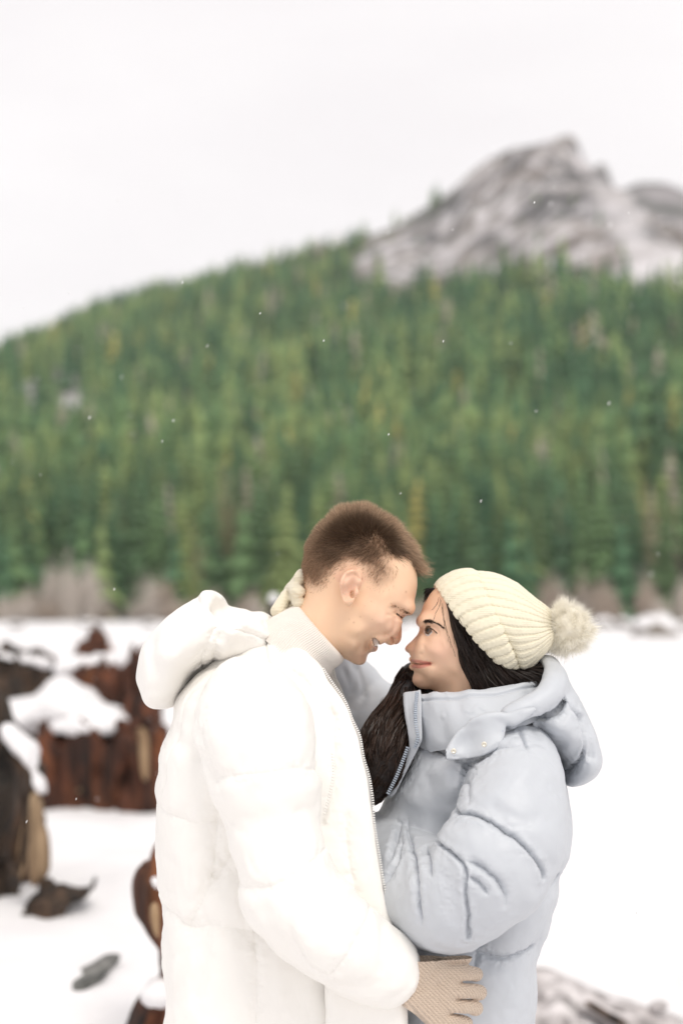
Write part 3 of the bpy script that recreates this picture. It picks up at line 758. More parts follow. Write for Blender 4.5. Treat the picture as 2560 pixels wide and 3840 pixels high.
hd = poly_sd(fp[:, 0], fp[:, 1], HAIRP)
hairw = sstep(-6, 40, hd) * (V[:, 2] > 0)
tint(.50 * hairw, (.24, .13, .075))
tint(.16 * spot((800, 1380), 120) + .14 * spot((700, 1330), 100), (.45, .30, .22))     # shaved beard
for p, r in (((728, 1105), 9), ((780, 1058), 6), ((1155, 855), 9), ((690, 1075), 5), ((876, 1080), 4), ((818, 967), 5), ((823, 1375), 5), ((870, 935), 4)): tint(.6 * spot(p, r * .9) * (V[:, 1] < 0), (.42, .20, .12))
set_col(me, sk)
body = link('body', me, skin_m.m, man)

# ---- teeth behind the smile
g = Grid((P(1360, 0)[0], -.044, P(0, 2470)[2]), (P(1450, 0)[0], .044, P(0, 2370)[2]), .0011)
g.add(g.infl(h1([(636, 1386), (664, 1384), (692, 1408), (706, 1430), (692, 1456), (668, 1474), (652, 1455), (640, 1420)]), .003, .0395, bl=1, p=4.0))
for i in range(7):      # gaps between the teeth
    for sg in (-1, 1): g.F = g.F + .0012 * np.exp(-((g.y - sg * (.0035 + i * .0055)) / .0006) ** 2)
tm = M('tooth_enamel'); tm.color((.82, .78, .70)).set(Roughness=.2)
link('teeth', g.mesh('teeth'), tm.m, man)

# ---- hair
HC = [((1240, 690), (1.0, -.10), .03, 44), ((1228, 630), (.98, .10), .03, 46), ((1185, 530), (.84, .54), .08, 36), ((1080, 400), (.80, .40), .26, 26), ((950, 300), (.62, -.30), .5, 19), ((800, 235), (.15, -.9), .9, 23), ((650, 232), (-.2, -.9), .9, 21), ((500, 310), (-.55, -.55), .75, 14), ((400, 430), (-.72, -.15), .6, 12), ((345, 580), (-.7, .40), .42, 8), ((325, 720), (-.5, .8), .35, 5),
      ((700, 380), (-.70, -.10), .42, 20), ((850, 350), (-.2, -.6), .5, 22), ((980, 380), (.45, -.2), .4, 22), ((600, 520), (-.85, .45), .25, 13), ((800, 490), (-.85, .35), .25, 12), ((930, 450), (-.35, .5), .25, 9), ((1000, 560), (-.6, .65), .2, 7), ((1040, 500), (.5, .5), .3, 16), ((1120, 520), (.85, .40), .25, 26), ((700, 610), (-.8, .55), .2, 7), ((900, 650), (-.7, .65), .18, 5), ((1000, 740), (-.35, .9), .15, 4), ((450, 720), (-.65, .7), .22, 6), ((420, 820), (-.4, .9), .15, 4), ((850, 790), (-.4, .9), .15, 4)]
hcp = np.array([c1([h[0]])[0] for h in HC]); hcv = np.array([(h[1][0], -h[1][1], h[2], h[3]) for h in HC])
def keep(cen, nn):
    f = flatpx(cen); d = poly_sd(f[:, 0], f[:, 1], HAIRP)
    low = .08 + .92 * sstep(0, 85, d)
    ear = (np.abs(cen[:, 1]) > .080) & (f[:, 1] > c1([(0, 660)])[0][1])
    return np.where(ear | (cen[:, 2] < P(0, 2235)[2]), 0, low * (d > -3))
rp, rn = tri_sample(man_head, 52000, keep, 3)
f = flatpx(rp); w = 1 / (((f[:, None] - hcp[None]) ** 2).sum(-1) + 30) ** 1.6; w /= w.sum(1, keepdims=True); hv = w @ hcv
q = np.random.default_rng(4)
top = sstep(.02, .05, .077 - np.abs(rp[:, 1]))          # the crown of the head stands taller than the cropped sides
edge = sstep(-4, 60, poly_sd(f[:, 0], f[:, 1], HAIRP))
L = np.maximum(hv[:, 3] * .001 * (.75 + .4 * q.random(len(rp))) * (.6 + .4 * edge), .0028)
flow = np.stack([hv[:, 0], np.zeros(len(rp)), hv[:, 1]], 1); flow -= rn * (flow * rn).sum(1, keepdims=True) * .6
dr = flow * (1 - hv[:, 2:3]) + rn * hv[:, 2:3] * .9 + np.stack([hv[:, 0], np.zeros(len(rp)), hv[:, 1]], 1) * hv[:, 2:3] * .6 + q.normal(size=rp.shape) * .13
dr /= np.linalg.norm(dr, axis=1, keepdims=True)
bend = flow * .35 + q.normal(size=rp.shape) * .08
t = np.linspace(0, 1, 3)[None, :, None]
pts = rp[:, None] - rn[:, None] * .0004 + (dr[:, None] * t + bend[:, None] * t * t * .5) * L[:, None, None]
me = strips('hair', pts, .00058, .00014, 5)
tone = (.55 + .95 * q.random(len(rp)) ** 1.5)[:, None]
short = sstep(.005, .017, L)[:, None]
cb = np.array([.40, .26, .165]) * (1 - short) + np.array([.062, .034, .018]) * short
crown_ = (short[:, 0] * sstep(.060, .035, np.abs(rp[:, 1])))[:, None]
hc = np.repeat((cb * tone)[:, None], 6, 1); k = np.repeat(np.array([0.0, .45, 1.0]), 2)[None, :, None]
tipc = np.array([.60, .43, .29]) * crown_ + cb * 1.9 * (1 - crown_); hc = hc + (tipc[:, None] * tone[:, None] - hc) * k * np.maximum(crown_, .4 * short)[:, None]  # light from above painted into the crown strands as paler tips
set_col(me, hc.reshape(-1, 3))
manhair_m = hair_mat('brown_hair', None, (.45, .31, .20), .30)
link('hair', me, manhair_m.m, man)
# ---- eyebrows and lashes
def brow(name, guide, yoff, n, wid, L, col, conv_, dirpx, parent, sgs=(-1, 1), hm=None, mesh_head=None):
    for sg in sgs:
        q = np.random.default_rng(8 + sg); gl = catmull(np.array(conv_(guide)), 6, closed=False); i = q.integers(0, len(gl) - 1, n); tt = q.random(n)[:, None]
        b = gl[i] * (1 - tt) + gl[i + 1] * tt + q.normal(size=(n, 2)) * wid
        tgt = b + np.array(dirpx) * L * (.6 + .6 * q.random((n, 1)))
        def lift(p2):
            co = vco(mesh_head); fpx = flatpx(co); out = []
            m = (np.sign(co[:, 1]) == sg); co = co[m]; fpx = fpx[m]
            for a in p2:
                d = ((fpx - a) ** 2).sum(1); j = np.argmin(d); out.append([*P(*a)[[0]], co[j, 1], P(*a)[2]])
            return np.array(out)
        A = lift(b); B = lift(tgt); N = np.array([0, sg * 1.0, 0]); A = A + N * .0002; B = B + N * .0012; Mi = (A + B) / 2 + N * .0012
        me = strips(name, np.stack([A, Mi, B], 1), .00052, .00015, 3); set_col(me, np.tile(col, (len(me.vertices), 1))); link(name, me, hm.m, parent)
brow('eyebrow', [(1208, 1042), (1170, 1022), (1130, 1004), (1085, 985), (1045, 968)], 0, 90, 4.0, 8, (.34, .22, .14), c1, (-.9, -.25), man, hm=manhair_m, mesh_head=man_head)
brow('eyebrow', [(1196, 1040), (1172, 1030), (1150, 1020)], 0, 70, 3.0, 7, (.15, .09, .055), c1, (-.9, -.25), man, hm=manhair_m, mesh_head=man_head)
brow('eyelash', [(1132, 1062), (1105, 1050), (1078, 1030)], 0, 110, 1.1, 6, (.03, .018, .012), c1, (.5, .85), man, hm=manhair_m, mesh_head=man_head)

# ---- roll neck of the sweater
def ribs(n, a): return lambda u, v: a * np.abs(np.sin(n * u / 2)) - a * .5 + .0035 * np.sin(np.pi * v)
me, _ = loft('sweater', [(c1([(285, 1010)])[0], c1([(585, 1365)])[0], .054, 0), (c1([(262, 978)])[0], c1([(622, 1392)])[0], .062, 0), (c1([(225, 990)])[0], c1([(625, 1415)])[0], .066, 0), (c1([(130, 1035)])[0], c1([(590, 1455)])[0], .070, 0), (c1([(40, 1080)])[0], c1([(545, 1500)])[0], .075, 0), (c1([(-80, 1180)])[0], c1([(480, 1640)])[0], .085, 0)], 880, 40, ribs(110, .0013))
link('sweater', me, sweater_m.m, man)

# ---- the white coat
g = Grid((P(480, 0)[0] , -.345, P(0, 4180)[2]), (P(1640, 0)[0], .26, P(0, 2330)[2]), .0048)
BACK = [(672, 2600), (655, 2695), (630, 2753), (606, 2810), (597, 2896), (595, 2982), (603, 3051), (598, 3110), (603, 3231), (612, 3343), (630, 3434), (622, 3500), (624, 3600), (630, 3708), (618, 3840), (612, 4000), (615, 4130)]
TORSO = BACK + [(1000, 4160), (1430, 4140), (1420, 3900), (1400, 3600), (1360, 3300), (1300, 3000), (1255, 2800), (1190, 2600), (1120, 2470), (1060, 2410), (980, 2380), (860, 2440), (740, 2520)]
Wt = g.idw([(900, 2450, .12), (1050, 2430, .10), (760, 2600, .185), (950, 2650, .20), (1150, 2650, .145), (1200, 2800, .175), (900, 2850, .20), (650, 2850, .19), (900, 3200, .195), (1250, 3100, .18), (900, 3600, .205), (1350, 3500, .185), (900, 4000, .225), (1350, 4000, .20)], p=3)
g.add(g.infl(TORSO, .10, Wt, bl=4, p=2.4))
YA = -.235
arm = [((*P(930, 2640, -.16),), .070), ((*P(955, 2740, -.205),), .088), ((*P(980, 2890, YA),), .083), ((*P(1018, 3040, YA),), .072), ((*P(1050, 3200, YA - .01),), .071), ((*P(1105, 3380, YA - .02),), .073), ((*P(1230, 3492, YA - .015),), .069), ((*P(1345, 3580, -.225),), .065), ((*P(1418, 3622, -.215),), .059), ((*P(1448, 3638, -.21),), .051)]
SL = g.chain([(np.array(a), r) for a, r in arm], 3)
g.add(SL, .012)
# far sleeve reaching round the woman's back
g.add(g.chain([(P(960, 2740, .19), .085), (P(1050, 3150, .235), .078), (P(1200, 3330, .22), .075), (P(1520, 3400, .20), .065)], 3), .012)
Ys = -.30
# body seams
g.seam([(560, 3052), (680, 3078), (730, 3091), (827, 3080)], -.19, .003, .016, .0025, .003, y0=.05, soft=.1, seed=1, gath=.0007)
g.seam(r3([(120, 690), (210, 710), (290, 768), (430, 742), (530, 755), (650, 770), (700, 772)]), -.19, .003, .016, .0025, .003, y0=.05, soft=.1, seed=2)
g.seam(r3([(530, 370), (400, 550), (290, 765)]), -.19, .004, .02, .003, .004, seed=3)
g.seam(r3([(655, 830), (667, 1000), (655, 1269)]), -.19, .003, .02, .003, .003, seed=4)
g.seam(r3([(450, 130), (440, 300), (430, 480)]), -.19, .003, .02, .002, .003, seed=4)
# sleeve seams
g.seam(c3([(560, 1345), (720, 1310), (950, 1290), (1070, 1280), (1190, 1310), (1240, 1330)]), Ys, .0025, .016, .0025, .003, seed=5)
g.seam(r3([(1050, 340), (1020, 360), (880, 450), (760, 510), (620, 545), (560, 545)]), Ys, .0025, .016, .0025, .003, seed=6)
g.seam(r3([(1270, 670), (1260, 700), (1200, 800), (1100, 950), (1060, 1000)]), Ys, .002, .016, .003, .003, seed=7)
g.seam(c3([(870, 675), (750, 700), (640, 755), (560, 850), (450, 960), (432, 1050), (500, 1220), (540, 1360)]), -.26, .005, .016, .003, .004, seed=8)
for pl in ([(1210, 1000), (1205, 1150), (1190, 1290)], [(600, 1200), (700, 1120), (820, 1060)], [(520, 1300), (640, 1330), (700, 1260), (820, 1180)], [(620, 950), (760, 900), (900, 890)], [(230, 1150), (330, 1200), (480, 1240)]): g.groove(c3(pl), -.28, .012, .004)
for pl in ([(900, 140), (960, 180), (1030, 290)], [(560, 480), (600, 540), (700, 520)], [(1000, 650), (1100, 620), (1200, 640)], [(700, 620), (780, 760), (900, 880)], [(350, 800), (340, 1000), (300, 1200)]): g.groove(r3(pl), -.28, .012, .004)
me = g.mesh('coat', 2); puff(me, .0035, 14, 3); puff(me, .0012, 45, 5); creases(me, .0030, 11, 40, (1, 1, .6)); creases(me, .0016, 24, 44, (.7, 1, 1)); g.pinch(me, 2, .012)
coat = link('coat', me, coat_m.m, man)
# front panel whose edge carries the zip
EDGE = c3([(1060, 440), (1150, 540), (1240, 625), (1300, 715), (1380, 830), (1430, 955), (1478, 1060), (1503, 1200), (1540, 1330), (1563, 1480)]) + r3([(1288, 200), (1312, 350), (1347, 560), (1402, 742)]) + [(1500, 3560), (1516, 3700), (1523, 3840), (1530, 4120)]
PANEL = EDGE + [(1280, 4120), (1220, 3700), (1190, 3300), (1130, 3000), (1110, 2800), (1050, 2600), (990, 2470), (1000, 2400)]
g = Grid((P(960, 0)[0], -.22, P(0, 4150)[2]), (P(1560, 0)[0], .02, P(0, 2370)[2]), .0033)
def ypan(py): return np.interp(py, [2380, 2500, 2650, 2800, 3000, 3300, 3600, 4200], [-.055, -.085, -.118, -.145, -.170, -.192, -.20, -.205])
pyg = HZ - (g.Z2 - CAMZ) * FPX / CAMD; yc = ypan(pyg)
g.add(g.infl(PANEL, .016, .014, yc=yc, Y=-.12, bl=2))
# bulge: the panel swells between its seams
pl = catmull(XZ(EDGE, -.12), 4, closed=False)
g.seam(r3([(1130, 150), (1150, 380), (1200, 560), (1260, 640)]), -.16, .003, .016, .003, .003, y0=-.08, seed=12)
g.seam(c3([(1225, 700), (1300, 920), (1312, 1080), (1305, 1300), (1240, 1600)]), -.14, .003, .014, .003, .0035, y0=-.06, seed=11)
g.seam(c3([(1040, 640), (1150, 730), (1250, 850), (1300, 915)]), -.12, .003, .012, .003, .003, y0=-.04, soft=.02, seed=13)
me = g.mesh('front_panel', 2); puff(me, .002, 18, 8); creases(me, .0016, 14, 49, (1, 1, .5)); g.pinch(me, 1, .009)
link('front_panel', me, coat_m.m, coat)
ze = [P(a, b, float(ypan(b)) - .003) for a, b in EDGE if b < 4000]
zipw = M('white_zip'); zipw.color((.88, .865, .83)).set(Roughness=.35)
zip_teeth(ze[2:], zipw.m, 'zipper', coat, .0036, .0014)
zi = [P(a, b, -.196) for a, b in c3([(1300, 1180), (1308, 1300), (1285, 1440), (1245, 1580)])]
zip_teeth(zi, zipw.m, 'zipper', coat, .0042, .0016)
# far panel with its zip, seen beyond the throat
FARP = c1([(540, 1420), (620, 1400), (560, 1465), (575, 1560), (615, 1650), (660, 1770), (720, 1900), (700, 2100), (560, 1900), (480, 1600)])
g = Grid((P(1180, 0)[0], .03, P(0, 2800)[2]), (P(1345, 0)[0], .16, P(0, 2450)[2]), .0035)
pyg = HZ - (g.Z2 - CAMZ) * FPX / CAMD
g.add(g.infl(FARP, .012, .012, yc=np.interp(pyg, [2450, 2600, 2800], [.045, .08, .11]), Y=.06, bl=2))
link('front_panel', g.mesh('front_panel', 1), coat_m.m, coat)
zip_teeth([P(a, b, y) for (a, b), y in zip(c1([(557, 1465), (572, 1560), (612, 1650), (655, 1760), (700, 1880)]), (.03, .045, .06, .075, .085))], zipw.m, 'zipper', coat, .0036, .0015)
# hood lying on the shoulders
HOOD = c3([(470, 92), (385, 160), (280, 240), (160, 360), (80, 450), (50, 560), (42, 700), (65, 770), (100, 850), (190, 880), (290, 850), (380, 740), (430, 665), (500, 640), (680, 560), (840, 550), (950, 520), (985, 470), (1010, 420), (920, 300), (840, 240), (765, 218), (735, 180), (690, 188), (620, 165), (540, 110)])
g = Grid((P(490, 0)[0], -.22, P(0, 2700)[2]), (P(1110, 0)[0], .22, P(0, 2180)[2]), .0036)
Wh = g.idw([(560, 2500, .15), (700, 2400, .165), (850, 2380, .15), (1000, 2400, .11), (780, 2240, .10), (650, 2600, .15)], p=3)
g.add(g.infl(HOOD, .055, Wh, bl=3, p=2.3))
g.cut(g.ell(P(925, 2258, 0), (.048, .070, .018), .25), .012)          # the mouth of the hood, behind the neck
hs = dict(y0=.02, soft=.06)
g.seam(c3([(545, 350), (480, 500), (430, 600), (418, 680)]), -.12, .006, .02, .004, .0035, **hs, seed=21)
g.seam(c3([(560, 400), (510, 560), (495, 650)]), -.12, .004, .015, .004, .0035, **hs, seed=22)
g.seam(c3([(385, 160), (430, 200), (560, 300), (720, 380), (880, 440), (940, 462)]), -.10, .006, .02, .005, .0035, **hs, seed=23)
g.seam(c3([(890, 330), (930, 440), (985, 472)]), -.09, .004, .014, .004, .003, **hs, seed=24)
g.seam(c3([(540, 110), (590, 210), (640, 240), (760, 260), (900, 330)]), -.08, .006, .018, .004, .0035, **hs, seed=25)
for p_ in ([(120, 480), (150, 620), (140, 760)], [(300, 330), (260, 450)], [(640, 480), (760, 470), (880, 490)], [(600, 420), (700, 440)]): g.groove(c3(p_), -.13, .014, .004)
me = g.mesh('hood', 2); puff(me, .003, 16, 9); creases(me, .0025, 15, 47); g.pinch(me, 2)
link('hood', me, coat_m.m, coat)
# brand tab at the cuff pocket: a small black stitch mark
link('bar_tack', new_mesh('bar_tack', np.array([P(1432 + a, 3786 + b, -.203) for a, b in ((-11, -2), (9, -2), (9, 2), (-11, 2))]), np.array([(0, 1, 2, 3)])), dark_m.m, coat)

# ---- glove on the woman's waist
YG = -.215
g = Grid((P(1465, 0)[0], -.27, P(0, 3990)[2]), (P(1850, 0)[0], -.13, P(0, 3470)[2]), .0017)
PALM = c5([(330, 830), (420, 815), (540, 838), (575, 930), (640, 975), (690, 1060), (670, 1150), (640, 1230), (600, 1330), (520, 1360), (400, 1260), (300, 1180), (260, 1050), (300, 930)])
g.add(g.infl(PALM, .020, .0185, yc=YG, bl=3))
FN = [([(600, 1010), (680, 1015), (757, 1025)], .0115), ([(600, 1110), (690, 1120), (778, 1132)], .0122), ([(570, 1205), (670, 1208), (757, 1225)], .0118), ([(520, 1285), (610, 1290), (700, 1312)], .0108)]
for pl, r in FN:
    a, b, c = c5(pl); g.add(g.chain([(P(*a, YG - .006), r * .95), (P(*b, YG - .006), r), (P(*c, YG + .012), r * .92)], 4), .0025)
a, b, c = c5([(480, 895), (590, 910), (690, 922)]); g.add(g.chain([(P(*a, YG), .013), (P(*b, YG + .001), .0122), (P(*c, YG + .008), .0112)], 4), .003)
for pl in ([(665, 1068), (700, 1070), (770, 1078)], [(640, 1165), (700, 1168), (770, 1175)], [(600, 1250), (640, 1252), (750, 1265)]): g.groove(c5(pl), YG, .0022, .003, y0=YG + .01, soft=.008)
for pl, w_ in (([(410, 1090), (460, 1060), (540, 940), (560, 900)], .004), ([(320, 1165), (400, 1110), (480, 1080), (545, 1075)], .004), ([(545, 1075), (560, 1170), (590, 1230)], .004), ([(470, 930), (530, 900)], .003), ([(540, 1060), (600, 1010), (660, 990)], .004)): g.groove(c5(pl), YG, w_, .0016, y0=YG + .01, soft=.008)
link('glove', g.mesh('glove', 1), knit_beige.m, man)
limb_legs(man, 1080, 3840, 0, 1, dark_m, 'man')

# ================================================================== THE WOMAN
woman = empty('person', P(1780, 2300)); woman.location.z = 0
tag(woman, 'woman with long dark hair in pale blue puffer jacket and cream bobble hat', 'person')

# ---- head and neck
g = Grid((P(1490, 0)[0], -.10, P(0, 2760)[2]), (P(2010, 0)[0], .10, P(0, 2130)[2]), .0017)
HEADW = c2([(345, 330), (328, 390), (314, 435), (315, 475), (326, 512), (330, 545), (322, 590), (302, 640), (280, 683), (268, 700), (264, 720), (272, 742), (266, 765), (272, 782), (281, 798), (275, 814), (266, 834), (262, 860), (274, 886), (300, 907), (335, 919), (410, 925), (440, 990), (430, 1200), (900, 1240), (890, 900), (930, 760), (1000, 600), (1030, 440), (980, 290), (880, 195), (740, 150), (600, 145), (480, 180), (395, 245)])
Wm = g.idw([(*c2([p])[0], w) for p, w in [((700, 350), .072), ((850, 450), .073), ((500, 300), .064), ((450, 450), .062), ((400, 350), .056), ((480, 600), .063), ((420, 620), .057), ((560, 750), .054), ((500, 850), .047), ((400, 800), .046), ((340, 720), .036), ((310, 860), .028), ((640, 1000), .048), ((650, 800), .056)]], p=3)
Rm = g.idw([(*c2([p])[0], w) for p, w in [((600, 200), .07), ((900, 300), .07), ((360, 330), .045), ((320, 450), .038), ((320, 590), .034), ((290, 690), .026), ((270, 760), .022), ((270, 860), .022), ((330, 910), .030), ((430, 950), .045), ((900, 900), .05)]], p=3)
g.add(g.infl(HEADW, Rm, Wm, bl=6))
NOSEW = c2([(330, 495), (319, 518), (302, 546), (266, 586), (233, 613), (213, 638), (217, 658), (238, 671), (268, 683), (300, 692), (328, 662), (348, 600), (345, 540)])
Wn = g.idw([(*c2([p])[0], w) for p, w in [((318, 530), .009), ((280, 590), .0095), ((225, 640), .0095), ((290, 650), .015), ((330, 640), .018), ((335, 570), .017)]], p=3)
g.add(g.infl(NOSEW, .011, Wn, bl=2, p=1.5), .008)
for sg in (-1, 1):
    o = lambda p, y: P(*c2([p])[0]) + np.array([0, sg * y, 0])
    g.add(g.ell(o((298, 648), .0105), (.0092, .0046, .0082)), .009)
    g.cut(g.ell(o((268, 678), .0068), (.0048, .0028, .0032), .3), .0015)
    g.add(g.ell(o((430, 640), .038), (.028, .018, .024)), .034)
    g.add(g.ell(o((345, 455), .028), (.010, .020, .009)), .012)
    # lips
    a, b, c = [P(*v) for v in c2([(262, 717), (298, 718), (362, 735)])]
    g.add(g.chain([(a, .0042), (b + np.array([0, sg * .012, 0]), .0034), (c + np.array([0, sg * .0235, 0]), .0014)], 4), .003)
    a, b, c = [P(*v) for v in c2([(268, 765), (303, 760), (360, 740)])]
    g.add(g.chain([(a, .0052), (b + np.array([0, sg * .011, 0]), .0042), (c + np.array([0, sg * .0230, 0]), .0014)], 4), .003)
for sd in (-1, 1):
    kw = dict(side=sd, soft=.010)
    g.groove(c2([(258, 741), (290, 743), (330, 739), (378, 736)]), 0, .0016, .0042, **kw)
    g.groove(c2([(330, 620), (336, 650), (318, 676)]), 0, .0032, .0014, **kw)
    g.groove(h1([(1165, 1262), (1200, 1266), (1240, 1295), (1265, 1330)]), 0, .0022, .0018, **kw)      # upper lid fold
    g.groove(h1([(1180, 1362), (1215, 1370), (1260, 1356)]), 0, .0030, .0012, **kw)
    g.groove(c2([(340, 500), (350, 540), (345, 580)]), 0, .007, .0035, **kw)                   # inner socket
    g.groove(c2([(380, 736), (392, 742)]), 0, .004, .0020, **kw)
# opening for the eye
EYE = h1([(1180, 1312), (1194, 1311), (1216, 1320), (1244, 1339), (1224, 1340), (1200, 1336), (1186, 1327)])
g.cut(g.infl(EYE, .004, .09, bl=1), .001) if False else None
for sd in (-1, 1):
    d = poly_sd(g.X2, g.Z2, XZ(EYE, -.03)); g.F = g.F + g.b2(.0052 * sstep(-.001, .0022, d)) * np.clip(sd * g.y / .01, 0, 1)
me = g.mesh('head', 1); wom_head = me
V = vco(me); fp = flatpx(V); yy = np.abs(V[:, 1])
def spotw(p, r):
    a = np.array(c2([p])[0]); return np.exp(-(((fp - a) ** 2).sum(1)) / (r * .54847) ** 2)
sk = np.tile(np.array([.80, .53, .365]), (len(V), 1))
tint(.45 * spotw((440, 650), 90), (.78, .45, .34)); tint(.35 * spotw((235, 640), 50), (.74, .40, .30)); tint(.25 * spotw((300, 870), 60), (.72, .40, .28))
l1 = line_d(fp[:, 0], fp[:, 1], np.array(c2([(262, 722), (300, 722), (372, 736)]))); l2 = line_d(fp[:, 0], fp[:, 1], np.array(c2([(268, 762), (305, 760), (370, 740)])))
tint(.95 * sstep(8.5, 4.5, np.minimum(l1 * 1.2, l2)) * (fp[:, 0] < c2([(380, 0)])[0][0]) * (fp[:, 1] > c2([(0, 703)])[0][1]), (.66, .27, .21))
ll = line_d(fp[:, 0], fp[:, 1], np.array(c2([(262, 741), (300, 743), (374, 736)]))); tint(.7 * np.exp(-(ll / 2.2) ** 2), (.25, .05, .04))
tint(.30 * spotw((390, 500), 38), (.50, .27, .19))
set_col(me, sk)
link('body', me, skin_m.m, woman)
# ---- eyes
em = M('eye_white'); em.color(em.attr()).set(Roughness=.08)
for sg in (-1, 1):
    import bmesh
    b = bmesh.new(); bmesh.ops.create_uvsphere(b, u_segments=48, v_segments=32, radius=.0118); me = bpy.data.meshes.new('eye'); b.to_mesh(me); b.free()
    V = vco(me); look = np.array([-.62, sg * .75, .22]); look /= np.linalg.norm(look); ca = (V / .0118) @ look
    co = np.tile(np.array([.62, .58, .56]), (len(V), 1)); co[ca > .80] = (.10, .055, .03); co[ca > .965] = (.004, .004, .004); set_col(me, co)
    # seat the ball just behind the lid surface
    hv_ = vco(wom_head); fpx = flatpx(hv_); m_ = np.sign(hv_[:, 1]) == sg; j = np.argmin(((fpx - np.array(h1([(1204, 1322)])[0])) ** 2).sum(1) + 1e6 * (~m_))
    c = hv_[j]; set_co(me, V + np.array([c[0] + .0005, c[1] - sg * .0090, c[2]])); me.polygons.foreach_set('use_smooth', np.ones(len(me.polygons), bool))
    link('eye', me, em.m, woman)
womhair_m = hair_mat('dark_brown_hair', None, (.06, .03, .02), .12, .42)
brow('eyebrow', [(1130, 1234), (1160, 1222), (1200, 1228)], 0, 230, 3.6, 9, (.045, .028, .020), h1, (.85, .15), woman, hm=womhair_m, mesh_head=wom_head)
brow('eyebrow', [(1190, 1224), (1240, 1244), (1275, 1264), (1305, 1288)], 0, 130, 1.8, 9, (.06, .038, .028), h1, (.85, .35), woman, hm=womhair_m, mesh_head=wom_head)
brow('eyelash', [(1160, 1278), (1185, 1290), (1215, 1306), (1252, 1340)], 0, 190, 1.0, 6, (.012, .009, .008), h1, (-.75, -.25), woman, hm=womhair_m, mesh_head=wom_head)

# ---- hair: mass under the hat and beside the cheek, and the lock that falls in front
g = Grid((P(1330, 0)[0], -.115, P(0, 3060)[2]), (P(2010, 0)[0], .115, P(0, 2150)[2]), .0026)
HCAP = c2([(452, 262), (462, 330), (476, 430), (492, 530), (524, 650), (566, 785), (606, 850), (655, 905), (780, 960), (1060, 920), (1120, 850), (1090, 760), (990, 760), (880, 740), (780, 640), (690, 520), (600, 390), (520, 300), (480, 258)])
Wh = g.idw([(*c2([p])[0], w) for p, w in [((400, 260), .062), ((480, 350), .069), ((500, 500), .072), ((560, 650), .070), ((640, 800), .064), ((800, 800), .072), ((1080, 850), .05), ((800, 500), .078)]], p=3)
d = blur2(poly_sd(g.X2, g.Z2, catmull(XZ(HCAP), 4)), 1)
u = np.clip(1 - d / .012, 0, None)
g.add((np.sqrt(g.b2(u) ** 2 + (g.y / g.b2(Wh)) ** 4) - 1) * .012)
# lock passing the far side of the chin and lying down the chest
me = g.mesh('hair_mass', 2)
V = vco(me); w = fbm(V * np.array([160, 160, 14]), 70, 2)
set_co(me, V + vnormals(me) * (.0008 * w)[:, None]); set_col(me, np.array([.016, .010, .008])[None] * (1 + .5 * w)[:, None]); cap_me = me
hair = link('hair', me, womhair_m.m, woman)
LOCK = [(1555, 2540, .055, .030), (1540, 2600, .05, .036), (1515, 2680, .0, .046), (1462, 2770, -.04, .050), (1425, 2860, -.06, .046), (1398, 2930, -.06, .036), (1385, 2990, -.055, .016)]
g = Grid((P(1330, 0)[0], -.115, P(0, 3060)[2]), (P(1660, 0)[0], .115, P(0, 2450)[2]), .003)
g.add(g.chain([(P(a, b, y), r * .86) for a, b, y, r in LOCK], 3)); lock_me = g.mesh('lock', 1)
set_col(lock_me, np.tile((.016, .010, .008), (len(lock_me.vertices), 1))); link('lock', lock_me, womhair_m.m, hair)
# strands over the cap
def brim(f): return (f[..., 1] - c2([(418, 215)])[0][1]) * .63 - (f[..., 0] - c2([(418, 215)])[0][0]) * .775      # > 0 below the hat brim
def hair_keep(c, n):
    f = flatpx(c); return np.where(((f[:, 0] > 1640) & (n[:, 0] > -.75) & (f[:, 1] > 2250)) & (f[:, 0] < 2030) & (brim(f) > np.where(f[:, 1] > 2490, -130, -20)), 1.0, 0.0)
q = np.random.default_rng(12)
hp, hn = tri_sample(cap_me, 15000, hair_keep, 6)
fl_ = np.tile(np.array([.40, 0, -.92]), (len(hp), 1)); f = flatpx(hp)
back = sstep(1700, 1900, f[:, 0])[:, None]; fl_ = fl_ * (1 - back) + np.array([.75, 0, -.6]) * back
up_ = sstep(2290, 2260, f[:, 1])[:, None] * (f[:, :1] < 1645); fl_ = fl_ * (1 - up_) + np.array([-.6, 0, -.8]) * up_
fl_ -= hn * (fl_ * hn).sum(1, keepdims=True); fl_ /= np.linalg.norm(fl_, axis=1, keepdims=True) + 1e-9
t = np.linspace(0, 1, 5)[None, :, None]; Ls = ((.02 + .035 * q.random(len(hp))) * (1 - .65 * up_[:, 0]))[:, None, None]
pts = hp[:, None] + hn[:, None] * (.0003 + .0016 * q.random((len(hp), 1, 1)) * np.sin(np.pi * t)) + fl_[:, None] * t * Ls + q.normal(size=(len(hp), 1, 3)) * .0025 * t * t
pts[:, :, 1] = np.sign(pts[:, :1, 1]) * np.minimum(np.abs(pts[:, :, 1]), .088)
ok = (brim(flatpx(pts[:, -1])) > np.where(flatpx(pts[:, 0])[:, 1] > 2490, -140, -25)); pts = pts[ok]; hp = hp[ok]
